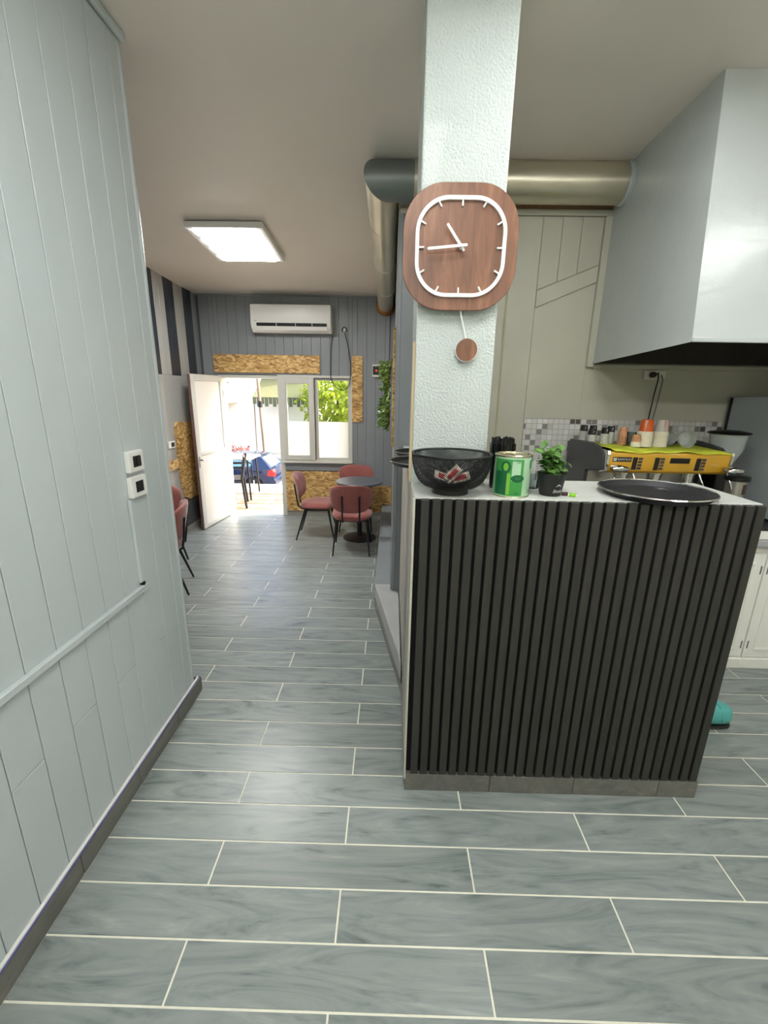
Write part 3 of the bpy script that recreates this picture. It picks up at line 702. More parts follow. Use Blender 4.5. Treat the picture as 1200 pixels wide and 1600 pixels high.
MB().box(-1.585, -1.562, 5.3445, 5.348, 2.362, 2.367).build('maker_mark', 'cable_grey', a)
def osb(name, poly, axis, a0, a1, label, wall=None):
    return tag(MB().prism(poly, axis, a0, a1).build(name, 'osb', wall or wf, bevel=0.001), label)
osb('osb_panel', [(-2.166, 1.80), (-0.878, 1.80), (-0.878, 2.007), (-2.166, 2.007)], 'y', YF-0.030, YF-0.0125, 'long OSB board fixed above the street door')
osb('osb_panel', [(-0.49, 1.232), (-0.36, 1.232), (-0.36, 2.01), (-0.49, 2.01)], 'y', YF-0.030, YF-0.0125, 'narrow upright OSB strip right of the window')
osb('osb_panel', [(-1.345, 0.072), (-0.10, 0.072), (-0.10, 0.176), (0.018, 0.176), (0.018, 0.42), (-0.45, 0.42), (-0.45, 0.598), (-1.345, 0.598)], 'y', YF-0.030, YF-0.0145, 'low OSB panel under the window behind the table')
osb('osb_panel', [(4.70, 0.62), (4.76, 0.42), (4.86, 0.37), (5.19, 0.37), (5.19, 1.17), (5.14, 1.23), (4.74, 1.25), (4.70, 1.21)], 'x', XB+0.0005, XB+0.018, 'upright OSB panel with cut corners behind the open door', wb)
osb('osb_rail', [(2.6, 0.76), (4.69, 0.76), (4.69, 0.86), (2.6, 0.86)], 'x', XB+0.0065, XB+0.02, 'low OSB rail along the striped wall', wb)
osb('osb_panel', [(3.14, 1.22), (4.95, 1.22), (4.95, 1.98), (3.14, 2.02)], 'x', 0.004, 0.0195, 'OSB panel on the partition seen edge-on behind the fern', wp)
c_ = thing('wall_socket', (XB, 4.6, 1.02), 'white double socket beside the cut-corner OSB panel', 'socket')
MB().box(XB+0.0005, XB+0.012, 4.53, 4.67, 0.985, 1.06).build('plate', 'white', c_, bevel=0.003)
MB().box(XB+0.012, XB+0.013, 4.58, 4.65, 1.0, 1.045).build('insert', 'black_plastic', c_)
dsp = thing('display_box', (-0.14, 5.535, 1.77), 'small black display box with a red light on the street wall', 'display')
MB().box(-0.24, -0.035, 5.49, 5.5375, 1.77, 1.915).build('casing', 'cream_plastic', dsp, bevel=0.004)
MB().box(-0.235, -0.04, 5.4885, 5.49, 1.795, 1.895).build('screen', 'black_plastic', dsp)
MB().lathe([(0.008, 5.4865), (0.008, 5.4885)], (-0.192, 0, 1.845), 12, 'y').build('indicator', 'led_red', dsp)
pts = [(-0.72, 2.24), (-0.738, 2.10), (-0.745, 1.90), (-0.745, 1.76), (-0.715, 1.68), (-0.66, 1.625), (-0.606, 1.608), (-0.55, 1.63), (-0.517, 1.68), (-0.503, 1.80), (-0.505, 1.93), (-0.535, 2.12), (-0.575, 2.285)]
tag(MB().tube([(x, 5.515 if z > 1.8 else 5.505, z) for x, z in pts], 0.0045, 6).build('hanging_cable', 'cable_dark', smooth=50), 'thin black cable hanging in a loop over the window', 'cable')
jb = thing('cable_outlet', (-0.577, 5.53, 2.30), 'small round cable hole with white plug right of the air conditioner', 'outlet')
MB().lathe([(0.036, 5.531), (0.036, 5.5375)], (-0.577, 0, 2.30), 20, 'y').build('hole_rim', 'black_plastic', jb, smooth=40)
MB().box(-0.587, -0.562, 5.515, 5.531, 2.265, 2.315).build('plug', 'white', jb, bevel=0.004)
tag(MB().tube([(-0.035, 5.53, 2.50), (-0.04, 5.53, 1.92)], 0.006, 6).build('conduit', 'far_groove', smooth=40), 'thin grey conduit above the display box', 'conduit')

# switches on the left wall
for z0, z1, y0, y1, lab, typ in ((1.278, 1.362, 1.645, 1.748, 'upper white light switch on the boarded left wall', 'light_switch'), (1.178, 1.262, 1.640, 1.748, 'lower white socket plate above the vertical trunking', 'socket_plate')):
    s_ = thing(typ, (XL, (y0+y1)/2, z0), lab, 'switch' if 'switch' in typ else 'socket')
    MB().box(XL+0.0005, XL+0.022, y0, y1, z0, z1).build('plate', 'white', s_, bevel=0.006, seg=2)
    ym = (y0+y1)/2
    MB().box(XL+0.021, XL+0.0235, ym-0.026, ym+0.026, z0+0.02, z1-0.02).build('insert', 'black_plastic', s_, bevel=0.001)
    if typ == 'socket_plate': MB().lathe([(0.015, XL+0.0235), (0.015, XL+0.0245)], (0, ym-0.004, (z0+z1)/2), 16, 'x').build('socket_face', 'cable_dark', s_)
    else: MB().box(XL+0.0235, XL+0.026, ym-0.005, ym+0.024, z0+0.022, z1-0.022).build('rocker', 'black_plastic', s_, bevel=0.001)

# hanging fern on the partition
fn = thing('artificial_fern', (-0.02, 3.98, 1.83), 'trailing artificial green fern hanging on the OSB edge', 'plant')
m = MB(); rnd = random.Random(3)
for i in range(650):
    t = rnd.random(); z = 1.85 - t*0.55; sp = 0.06 + 0.03*math.sin(t*9)
    x = -0.012 - abs(rnd.gauss(0, sp*0.6)); y = 3.98 + rnd.gauss(0, 0.10)
    if 0.50 < t < 0.74 and rnd.random() < 0.35: x -= 0.05*rnd.random()
    x = max(x, -0.10); L = rnd.uniform(0.028, 0.06); a = rnd.uniform(0, 2*PI); e = rnd.uniform(-1.3, 0.5)
    dv = Vector((-abs(math.cos(a))*math.cos(e), math.sin(a)*math.cos(e), math.sin(e)))*L; sv = dv.cross(Vector((rnd.uniform(-1, 1), rnd.uniform(-1, 1), 1))).normalized()*L*0.3
    p = Vector((x, y, z)); q = p + dv*0.5
    m.add([p, q+sv, p+dv, q-sv], [(0, 1, 2, 3)])
m.build('foliage', 'fern', fn, kind='stuff')
MB().tube([(-0.002, 3.98, 1.88), (-0.03, 3.97, 1.7), (-0.025, 3.98, 1.5), (-0.02, 3.985, 1.32)], 0.006, 6).build('stem', 'bark', fn, smooth=50)

# ================================================================== TABLE AND CHAIRS
t = thing('bistro_table', (-0.335, 4.69, 0), 'round dark-topped bistro table on a black pedestal', 'table')
MB().lathe([(0.255, 0.635), (0.262, 0.640), (0.262, 0.652), (0.257, 0.657), (0.0, 0.657)], (-0.335, 4.69, 0), 48).build('table_top', 'table_top', t, smooth=40)
MB().lathe([(0.10, 0.622), (0.10, 0.635), (0.028, 0.635)], (-0.335, 4.69, 0), 24).lathe([(0.028, 0.02), (0.028, 0.63)], (-0.335, 4.69, 0), 20).build('column', 'black_metal', t, smooth=40)
MB().lathe([(0.185, 0.0), (0.185, 0.008), (0.14, 0.016), (0.04, 0.026), (0.0, 0.028)], (-0.335, 4.69, 0), 40).build('base', 'black_metal', t, smooth=50)
def cushion(outline, prof, fn, name, mat, parent, n=40):
    """Rings of an outline scaled from one face over the rim to the other; fn bends (u, v, w) to 3D."""
    vs = []; fs = []
    for s_, w_ in prof:
        for i in range(n):
            u, v = outline(2*PI*i/n); vs.append(fn(u*s_, v*s_, w_))
    k = len(prof)
    for j in range(k-1):
        for i in range(n): fs.append((j*n+i, j*n+(i+1) % n, (j+1)*n+(i+1) % n, (j+1)*n+i))
    fs.append(tuple(range(n-1, -1, -1))); fs.append(tuple((k-1)*n+i for i in range(n)))
    return MB().add(vs, fs).build(name, mat, parent, smooth=55)
def sup(t, a, b, e):
    c_, s_ = math.cos(t), math.sin(t)
    return a*math.copysign(abs(c_)**(2/e), c_), b*math.copysign(abs(s_)**(2/e), s_)
def make_chair(label):
    """Local: seat centred on the origin, sitter faces -y."""
    r = thing('velvet_chair', (0, 0, 0), label, 'chair', 'rose velvet chairs')
    def seat_o(t):
        u, v = sup(t, 0.205, 0.195, 2.8); return u*(1.0 - 0.10*(v/0.195)), v
    cushion(seat_o, [(0.25, 0.404), (0.6, 0.408), (0.85, 0.402), (0.97, 0.385), (1.0, 0.368), (0.96, 0.352), (0.80, 0.346), (0.3, 0.346)],
            lambda u, v, w_: (u, v, w_ + 0.25*u*u - 0.02*(v < -0.12)*(abs(v)-0.12)*4), 'seat', 'velvet', r)
    def back_o(t):
        u, v = sup(t, 0.206, 0.145, 3.3); return u*(1.0 + 0.10*(v/0.15)) - (0 if True else 0), v
    cushion(back_o, [(0.25, -0.020), (0.6, -0.022), (0.86, -0.018), (0.98, -0.008), (1.0, 0.004), (0.97, 0.014), (0.8, 0.018), (0.25, 0.018)],
            lambda u, v, w_: (u, 0.205 + 0.20*(v+0.15) + w_ - 1.5*u*u, 0.585 + v), 'backrest', 'velvet', r)
    for s_ in (-1, 1):
        MB().tube([(s_*0.085, 0.02, 0.338), (s_*0.085, 0.17, 0.338), (s_*0.085, 0.215, 0.37), (s_*0.085, 0.232, 0.47), (s_*0.085, 0.250, 0.62)], 0.0085, 8).build('back_support', 'black_metal', r, smooth=50)
    for s_ in (-1, 1):
        MB().tube([(s_*0.15, 0.13, 0.345), (s_*0.185, 0.235, 0.0)], [0.0125, 0.008], 10).build('leg', 'black_metal', r, smooth=50)
        MB().tube([(s_*0.15, -0.12, 0.345), (s_*0.19, -0.185, 0.0)], [0.0125, 0.008], 10).build('leg', 'black_metal', r, smooth=50)
    MB().box(-0.16, 0.16, -0.13, -0.115, 0.332, 0.346).box(-0.16, 0.16, 0.12, 0.135, 0.332, 0.346).box(-0.158, -0.143, -0.13, 0.13, 0.332, 0.346).box(0.143, 0.158, -0.13, 0.13, 0.332, 0.346).build('seat_frame', 'black_metal', r)
    return r
ch = make_chair('rose velvet chair with its back to the room, in front of the round table')
spots = [(-0.385, 4.33, PI+0.03, None, 1.0),
         (-0.80, 4.74, 1.62, 'rose velvet chair in profile left of the round table', 1.0),
         (-0.405, 5.06, 0.05, 'rose velvet chair behind the round table against the OSB', 1.0),
         (-1.88, 3.27, -1.25, 'rose velvet chair half hidden at the left, nearest the light switches', 1.0),
         (-2.12, 3.68, 0.05, 'rose velvet chair at the left, farther back and mostly hidden', 1.0)]
for i, (x, y, rz, lab, s_) in enumerate(spots):
    o = ch if i == 0 else copy_tree(ch)
    o.location = (x, y, 0); o.rotation_euler = (0, 0, rz)
    if lab: o['label'] = lab

# ================================================================== THINGS ON THE COUNTER
Z = CZ
# wire bowl
b = thing('wire_mesh_bowl', (0.217, 1.548, Z), 'black double-walled wire mesh bowl holding red sachets', 'bowl')
bc = (0.217, 1.548)
def wire_shell(rf, zf, nu, nv, name, r):
    """Diamond lattice on a surface of revolution, thin wires as flat-sided tubes."""
    m = MB()
    for sgn in (1, -1):
        for i in range(nu):
            path = []
            for j in range(nv+1):
                t = j/nv; a = 2*PI*i/nu + sgn*t*1.1; R = rf(t)
                path.append((bc[0] + R*math.cos(a), bc[1] + R*math.sin(a), Z + zf(t)))
            m.tube(path, r, 3, cap=False)
    return m.build(name, 'mesh_wire', b)
wire_shell(lambda t: 0.062 + 0.079*math.sin(t*PI/2)**0.8, lambda t: 0.022 + 0.120*(1-math.cos(t*PI/2)), 110, 9, 'outer_mesh', 0.0008)
wire_shell(lambda t: 0.004 + 0.130*math.sin(t*PI/2)**0.9, lambda t: 0.026 + 0.116*(1-math.cos(t*PI/2))**0.9, 110, 9, 'inner_mesh', 0.0008)
MB().lathe([(0.1335, 0.141), (0.137, 0.145), (0.1415, 0.145), (0.143, 0.141), (0.1395, 0.137)], (*bc, Z), 64, closed=True).build('rim', 'mesh_wire', b, smooth=60)
MB().lathe([(0.060, 0.0), (0.066, 0.001), (0.066, 0.006), (0.062, 0.024), (0.055, 0.024), (0.055, 0.002)], (*bc, Z), 48).build('foot', 'black_plastic', b, smooth=40)
sach = [(0.190, 1.535, 0.058, -0.35, 0.25), (0.222, 1.530, 0.070, 0.75, 0.3), (0.208, 1.555, 0.052, 0.15, -0.1), (0.250, 1.535, 0.056, 0.25, 0.1)]
dsc = ['leftmost', 'steeply tilted', 'hindmost', 'rightmost']
for i, (x, y, z, r1, r2) in enumerate(sach):
    s_ = thing('sugar_sachet', (x, y, Z+z), dsc[i]+' red and white paper sachet in the wire bowl', 'sachet', 'sachets in the bowl')
    m = MB(); L, w_ = 0.036, 0.0155
    m.add([(-L,-w_,0),(-L*0.8,-w_,0.004),(L*0.8,-w_,0.004),(L,-w_,0),(L,w_,0),(L*0.8,w_,0.004),(-L*0.8,w_,0.004),(-L,w_,0),(-L*0.8,-w_,-0.004),(L*0.8,-w_,-0.004),(L*0.8,w_,-0.004),(-L*0.8,w_,-0.004)],
          [(0,1,6,7),(1,2,5,6),(2,3,4,5),(0,7,11,8),(8,11,10,9),(9,10,4,3),(0,8,1),(1,8,9,2),(2,9,3),(7,6,11),(6,5,10,11),(5,4,10)])
    o = m.build('packet', 'paper', None); o.parent = s_
    o2 = MB().box(-L*0.6, L*0.6, -w_*0.55, w_*0.55, 0.0042, 0.0047).box(-L*0.6, L*0.6, -w_*0.55, w_*0.55, -0.0047, -0.0042).build('red_band', 'red_ink', None); o2.parent = s_
    s_.rotation_euler = (1.0, -r1, r2)
# glass jar with black stirrers
j = thing('stirrer_jar', (0.425, 1.655, Z), 'clear glass jar packed with black stirrers behind the green can', 'jar')
jc = (0.422, 1.655, Z)
MB().lathe([(0.0, 0.006), (0.036, 0.006), (0.038, 0.09), (0.046, 0.11), (0.046, 0.168), (0.048, 0.168), (0.048, 0.108), (0.041, 0.088), (0.039, 0.0), (0.0, 0.0)], jc, 40).build('glass', 'glass', j, smooth=50)
m = MB(); rnd = random.Random(5)
for i in range(90):
    a = rnd.uniform(0, 2*PI); r_ = 0.033*math.sqrt(rnd.random()); x, y = jc[0]+r_*math.cos(a), jc[1]+r_*math.sin(a); k_ = 1.22
    m.tube([(x, y, Z+0.008), (jc[0]+(x-jc[0])*k_, jc[1]+(y-jc[1])*k_, Z+0.182+rnd.uniform(-0.006, 0.012))], 0.0028, 5)
m.build('stirrers', 'black_plastic', j, kind='stuff')
# banknote can
cc = (0.432, 1.532); cr, chh = 0.0615, 0.146
q = thing('money_can', (*cc, Z), 'green tin can printed like a hundred banknote', 'can')
MB().lathe([(0.0, 0.0), (cr-0.002, 0.0), (cr, 0.003), (cr, chh-0.004), (0.0, chh-0.004)], (*cc, Z), 56).build('body', 'can_pale', q, smooth=40)
MB().lathe([(cr+0.002, chh-0.005), (cr+0.0028, chh-0.001), (cr, chh+0.002), (cr-0.005, chh+0.001), (cr-0.006, chh-0.003)], (*cc, Z), 56).build('top_rim', 'tin', q, smooth=50)
MB().lathe([(cr+0.0015, 0.0), (cr+0.0022, 0.003), (cr+0.0005, 0.005)], (*cc, Z), 56).build('bottom_rim', 'tin', q, smooth=50)
def on_can(poly_or_vs, fs=None, lift=0.0004, a0=0.0):
    """(u, v) on the can: u along the circumference from the side facing the room, v up."""
    R = cr + lift
    def P(u, v):
        th = -PI/2 + a0 + u/R; return (cc[0]+R*math.cos(th), cc[1]+R*math.sin(th), Z+v)
    return P
def can_patch(name, mat, u0, u1, v0, v1, lift, round_=None):
    P = on_can(None, lift=lift); n = 10; m = MB()
    if round_ == 'e':
        cu, cv = (u0+u1)/2, (v0+v1)/2; pts = [(cu+(u1-u0)/2*math.cos(2*PI*i/28), cv+(v1-v0)/2*math.sin(2*PI*i/28)) for i in range(28)]
        rows_ = [[(cu+(p[0]-cu)*s_, cv+(p[1]-cv)*s_) for p in pts] for s_ in (0.02, 0.5, 1.0)]
        vs = [P(*p) for r_ in rows_ for p in r_]; m.add(vs, [(jj*28+i, jj*28+(i+1) % 28, (jj+1)*28+(i+1) % 28, (jj+1)*28+i) for jj in range(2) for i in range(28)])
    else:
        vs = [P(u0+(u1-u0)*i/n, v) for v in (v0, v1) for i in range(n+1)]
        m.add(vs, [(i, i+1, n+2+i, n+1+i) for i in range(n)])
    return m.build(name, mat, q, smooth=60)
can_patch('green_field', 'can_green', -0.088, 0.022, 0.008, chh-0.012, 0.0003)
can_patch('pale_field', 'can_pale', -0.018, 0.012, 0.060, 0.128, 0.0005)
can_patch('print_arch', 'can_dark', -0.078, -0.034, 0.010, 0.092, 0.0007)
can_patch('print_pillar', 'can_lime', -0.034, -0.022, 0.012, 0.085, 0.0007)
can_patch('print_seal', 'can_dark', -0.058, -0.022, 0.086, 0.128, 0.0009, 'e')
can_patch('print_seal_centre', 'can_lime', -0.049, -0.031, 0.094, 0.121, 0.0012, 'e')
can_patch('print_cartouche', 'can_dark', -0.020, 0.026, 0.056, 0.082, 0.0010, 'e')
can_patch('green_field', 'can_green', 0.052, 0.085, 0.100, 0.130, 0.0005)
def can_text(txt, size, u, v, mat):
    vs, fs = text_verts(txt, size); P = on_can(None, lift=0.0016)
    MB().add([P(u+a_[0], v+a_[1]) for a_ in vs], fs).build('lettering', mat, q)
can_text('100', 0.014, 0.003, 0.069, 'can_green'); can_text('100', 0.012, 0.002, 0.124, 'can_dark'); can_text('100', 0.013, 0.002, 0.016, 'can_dark')
can_text('100', 0.024, 0.062, 0.022, 'can_dark')
# plastic cup with straws behind the can
s_ = thing('straw_cup', (0.545, 1.66, Z), 'clear plastic cup of white straws between can and plant', 'cup')
sc_ = (0.545, 1.66, Z)
MB().lathe([(0.0, 0.0), (0.028, 0.0), (0.032, 0.06), (0.031, 0.06), (0.027, 0.002), (0.0, 0.002)], sc_, 28).build('cup', 'glass', s_, smooth=50)
rnd = random.Random(9)
for i in range(9):
    a = rnd.uniform(0, 2*PI); r_ = 0.018*math.sqrt(rnd.random())
    MB().tube([(sc_[0]+r_*math.cos(a), sc_[1]+r_*math.sin(a), Z+0.004), (sc_[0]+r_*1.35*math.cos(a), sc_[1]+r_*1.35*math.sin(a), Z+0.10+rnd.uniform(-0.01, 0.012))], 0.003, 6).build('straw', 'white', s_, smooth=60)
# potted plant
pc = (0.578, 1.545)
p = thing('potted_plant', (*pc, Z), 'small leafy green plant in a black printed pot', 'plant')
MB().lathe([(0.0, 0.0), (0.036, 0.0), (0.0375, 0.002), (0.046, 0.062), (0.0475, 0.062), (0.0505, 0.080), (0.048, 0.080), (0.045, 0.066), (0.0, 0.066)], (*pc, Z), 40).build('pot', 'pot', p, smooth=35)
MB().lathe([(0.045, 0.0675), (0.0, 0.070)], (*pc, Z), 24).build('soil', 'soil', p)
lf = MB()
nl = 6
for i in range(nl+1):
    t = i/nl; w_ = 0.5*math.sin(PI*t**0.8)*0.62; zz = 0.10*math.sin(t*PI) - 0.15*t*t
    lf.v += [(t, -w_, zz+0.12*w_), (t, 0, zz), (t, w_, zz+0.12*w_)]
for i in range(nl):
    a = 3*i; lf.f += [(a, a+1, a+4, a+3), (a+1, a+2, a+5, a+4)]
rnd = random.Random(11); first = None; stems = [(rnd.uniform(-0.034, 0.034), rnd.uniform(-0.03, 0.03), rnd.uniform(0.04, 0.095)) for _ in range(15)]
for sx, sy, hh in stems:
    MB().tube([(pc[0]+sx*0.5, pc[1]+sy*0.5, Z+0.066), (pc[0]+sx, pc[1]+sy, Z+0.066+hh)], 0.0016, 5).build('stem', 'leaf', p, smooth=60)
    for kf in range(7):
        t = 0.25+0.75*kf/6; a = rnd.uniform(0, 2*PI); e = rnd.uniform(-0.25, 0.7)*(0.5+t); L = rnd.uniform(0.034, 0.050)
        pos = (pc[0]+sx*(0.5+0.5*t), pc[1]+sy*(0.5+0.5*t), Z+0.066+hh*t)
        if first is None:
            first = lf.build('leaf', 'leaf', None, smooth=60); first.parent = p; o = first; o.location = Vector(pos)-p.location
        else: o = place('leaf', first.data, p, pos)
        o.rotation_euler = (rnd.uniform(-0.4, 0.4), -e, a); o.scale = (L, L, L)
vs, fs = text_verts('Smile', 0.017, shear=0.3)
def on_pot(u, v, lift=0.0006):
    R = 0.0375 + (v-0.002)*(0.0085/0.06) + lift; th = -PI/2 + u/R; return (pc[0]+R*math.cos(th), pc[1]+R*math.sin(th), Z+v)
MB().add([on_pot(0.012+a_[0], 0.020+a_[1]) for a_ in vs], fs).build('script_print', 'ink_white', p)
pts = [(0.004+0.02*i/12, 0.036+0.007*math.sin(i/12*PI)*(1+0.4*math.sin(i*2.2))) for i in range(13)]
MB().tube([on_pot(u, v, 0.0004) for u, v in pts], 0.0007, 4).build('doodle_print', 'ink_white', p)
# wrapped sweets beside the pot
for x, y, mat, lab in ((0.648, 1.515, 'lime', 'lime green wrapped sweet beside the black pot'), (0.626, 1.53, 'choc', 'dark brown wrapped sweet touching the black pot')):
    s_ = thing('wrapped_sweet', (x, y, Z), lab, 'sweet')
    MB().prism(rrect(0.022, 0.013, 0.005, 4, x, y), 'z', Z+0.0005, Z+0.013).build('candy', mat, s_, bevel=0.003, seg=2, smooth=60)
    for sg in (-1, 1): MB().add([(x+sg*0.010, y, Z+0.006), (x+sg*0.016, y-0.005, Z+0.004), (x+sg*0.017, y, Z+0.009), (x+sg*0.016, y+0.005, Z+0.003)], [(0, 1, 2), (0, 2, 3)]).build('twist', 'white', s_)
# serving tray at the front edge
t = thing('serving_tray', (0.965, 1.565, Z), 'large round black serving tray with a chrome rim on the counter', 'tray')
tc = (0.965, 1.565, Z)
MB().lathe([(0.0, 0.0005), (0.168, 0.0005), (0.188, 0.022), (0.186, 0.0225), (0.166, 0.004), (0.0, 0.004)], tc, 72).build('pan', 'tray', t, smooth=40)
MB().lathe([(0.186, 0.021), (0.189, 0.0195), (0.1915, 0.022), (0.190, 0.0255), (0.187, 0.0255)], tc, 72, closed=True).build('rim', 'chrome', t, smooth=60)
# smaller trays behind the column
for x, y, r_, z, lab in ((0.155, 2.17, 0.158, 0.0, 'black tray jutting out left of the column, nearer one'), (0.155, 2.52, 0.135, 0.0, 'black tray left of the column, farther one')):
    t = thing('round_tray', (x, y, Z), lab, 'tray')
    MB().lathe([(0.0, 0.0005), (r_*0.9, 0.0005), (r_, 0.02), (r_-0.002, 0.021), (r_*0.88, 0.004), (0.0, 0.004)], (x, y, Z), 48).build('pan', 'tray', t, smooth=40)
    MB().lathe([(r_-0.002, 0.020), (r_+0.002, 0.019), (r_+0.003, 0.022), (r_, 0.0235)], (x, y, Z), 48, closed=True).build('rim', 'chrome', t, smooth=60)
# teal clog on the floor behind the counter
g = thing('rubber_clog', (1.575, 1.885, 0), 'teal rubber clog on the tiles at the counter end', 'shoe')
def clog(prof_w, z0, z1, name, mat, toe):
    m = MB(); n = 16; vs = []; fs = []
    st = [(-0.13, 0.036), (-0.10, 0.048), (-0.03, 0.050), (0.04, 0.056), (0.10, 0.056), (0.135, 0.050), (0.155, 0.036), (0.164, 0.014)]
    for l, w_ in st:
        for i in range(n):
            a = 2*PI*i/n; top = toe(l)
            u, v = sup(a, w_*prof_w, 1.0, 2.6); vs.append((1.575+l, 1.885+u, z0 + (top-z0)*(v+1)/2))
    for q_ in range(len(st)-1):
        for i in range(n): fs.append((q_*n+i, q_*n+(i+1) % n, (q_+1)*n+(i+1) % n, (q_+1)*n+i))
    fs.append(tuple(range(n-1, -1, -1))); fs.append(tuple((len(st)-1)*n+i for i in range(n)))
    return m.add(vs, fs).build(name, mat, g, smooth=60)
clog(1.0, 0.0, 0.02, 'sole', 'black_plastic', lambda l: 0.022)
clog(0.96, 0.014, 0.08, 'upper', 'teal', lambda l: 0.095 + 0.032*max(0.0, 1-((l-0.06)/0.11)**2))
MB().tube([(1.668, 1.8315, 0.05), (1.664, 1.834, 0.085), (1.658, 1.85, 0.117), (1.655, 1.885, 0.1275), (1.658, 1.92, 0.117), (1.664, 1.936, 0.085), (1.668, 1.9385, 0.05)], 0.0016, 6).build('strap_seam', 'tealdark', g, smooth=60)

# ================================================================== KITCHEN
def cabinet(x0, x1, label):
    t = thing('base_cabinet', ((x0+x1)/2, 2.66, 0), label, 'cabinet', 'white base cabinets')
    MB().box(x0+0.001, x1-0.001, 2.385, 2.985, 0.0, 0.795).build('body', 'cab_white', t)
    MB().box(x0, x1, 2.355, 2.385, 0.0, 0.07).build('kickboard', 'cab_white', t, bevel=0.004)
    d_ = MB().box(x0+0.004, x1-0.004, 2.366, 2.385, 0.075, 0.745).build('door', 'cab_white', t, bevel=0.002)
    a_, b_, z0, z1 = x0+0.055, x1-0.055, 0.125, 0.695
    MB().box(a_, b_, 2.359, 2.366, z0, z0+0.014).box(a_, b_, 2.359, 2.366, z1-0.014, z1).box(a_, a_+0.014, 2.359, 2.366, z0+0.014, z1-0.014).box(b_-0.014, b_, 2.359, 2.366, z0+0.014, z1-0.014).build('moulding', 'cab_white', d_, bevel=0.002)
    for z in (0.135, 0.62):
        for x in (x0+0.016, x1-0.022): MB().box(x, x+0.006, 2.364, 2.3665, z, z+0.05).build('hinge_slot', 'cable_grey', d_)
    return t
cabinet(0.43, 0.985, 'white base cabinet nearest the column, hidden by the counter'); cabinet(0.985, 1.575, 'white base cabinet below the coffee machine, hidden by the counter')
cabinet(1.575, 2.165, 'white base cabinet door seen just past the counter end'); cabinet(2.165, 2.755, 'white base cabinet at the right edge of the picture')
wt = thing('kitchen_worktop', (1.6, 2.66, 0.8), 'white kitchen worktop with a black edge line', 'worktop')
MB().box(0.42, 2.97, 2.33, 2.987, 0.84, 0.893).build('slab', 'cab_white', wt, bevel=0.003)
MB().box(0.42, 2.97, 2.325, 2.987, 0.797, 0.838).build('edge_moulding', 'grey_trim', wt, bevel=0.006)
MB().box(0.42, 2.97, 2.328, 2.987, 0.8935, 0.902).build('dark_top_sheet', 'black_edge', wt)
WZ = 0.9025
# grey upright unit
u = thing('upright_appliance', (2.6, 2.68, WZ), 'plain grey upright appliance on the worktop at the right edge', 'appliance')
MB().box(2.215, 2.93, 2.36, 2.965, WZ+0.01, 1.61).build('body', 'grey_unit', u, bevel=0.006)
MB().box(2.207, 2.2145, 2.955, 2.968, WZ+0.03, 1.60).build('rear_seal', 'black_plastic', u)
for x in (2.26, 2.88):
    for y in (2.42, 2.9): MB().lathe([(0.02, WZ), (0.02, WZ+0.012)], (x, y, 0), 14).build('foot', 'black_plastic', u)
# coffee machine
e = thing('espresso_machine', (1.53, 2.66, WZ), 'yellow and grey three-group espresso machine on the worktop', 'coffee machine')
mx0, mx1 = 1.195, 1.862
sidep = [(2.47, WZ+0.03), (2.905, WZ+0.03), (2.93, 1.27), (2.90, 1.325), (2.60, 1.338), (2.50, 1.325), (2.435, 1.285), (2.425, 1.20), (2.62, 1.165), (2.63, 1.03), (2.47, 1.0)]
for x in (mx0-0.02, mx1): MB().prism(sidep, 'x', x, x+0.02).build('side_panel', 'machine_dark', e, bevel=0.004)
MB().box(mx0, mx1, 2.66, 2.92, WZ+0.03, 1.19).build('rear_body', 'steel', e)
MB().box(mx0, mx1, 2.46, 2.66, WZ+0.03, 0.985).build('drip_tray', 'steel', e, bevel=0.004)
MB().box(mx0, mx1, 2.46, 2.92, 1.19, 1.295).build('upper_body', 'steel', e)
fp = [(2.405, 1.305), (2.398, 1.29), (2.41, 1.20), (2.425, 1.186), (2.46, 1.186), (2.46, 1.305)]
MB().prism(fp, 'x', mx0+0.006, mx1-0.006).build('front_panel', 'yellow', e, bevel=0.003, smooth=40)
MB().prism([(2.400, 1.31), (2.392, 1.292), (2.404, 1.196), (2.46, 1.18), (2.46, 1.31)], 'x', mx0-0.010, mx0+0.006).build('trim_end', 'chrome', e, bevel=0.002)
MB().prism([(2.400, 1.31), (2.392, 1.292), (2.404, 1.196), (2.46, 1.18), (2.46, 1.31)], 'x', mx1-0.006, mx1+0.010).build('trim_end', 'chrome', e, bevel=0.002)
def pf(z): return 2.398 + (1.29-z)*(0.012/0.09)
def plate(name, mat, x0, x1, z0, z1, lift=0.0012, parent=e):
    return MB().add([(x0, pf(z0)-lift, z0), (x1, pf(z0)-lift, z0), (x1, pf(z1)-lift, z1), (x0, pf(z1)-lift, z1), (x0, pf(z0)+0.002, z0), (x1, pf(z0)+0.002, z0), (x1, pf(z1)+0.002, z1), (x0, pf(z1)+0.002, z1)],
             [(0,1,2,3), (4,7,6,5), (0,4,5,1), (1,5,6,2), (2,6,7,3), (3,7,4,0)]).build(name, mat, parent)
bd = plate('badge', 'ink_black', mx0+0.025, mx0+0.128, 1.251, 1.277)
vs, fs = text_verts('RANCILIO', 0.0165)
MB().add([(mx0+0.0875+v[0], pf(1.264+v[1])-0.002, 1.264+v[1]) for v in vs], fs).build('lettering', 'ink_white', bd)
for i in range(2):
    for k_ in range(2): plate('emblem', 'ink_white', mx0+0.029+i*0.009, mx0+0.036+i*0.009, 1.256+k_*0.009, 1.263+k_*0.009, 0.002, bd)
for x in (mx0+0.135, mx0+0.255, mx0+0.48):
    kp = plate('button_panel', 'ink_black', x, x+0.026, 1.207, 1.277)
    for k_ in range(4): plate('button', 'machine_dark', x+0.03, x+0.052, 1.209+k_*0.018, 1.2215+k_*0.018, 0.003, kp)
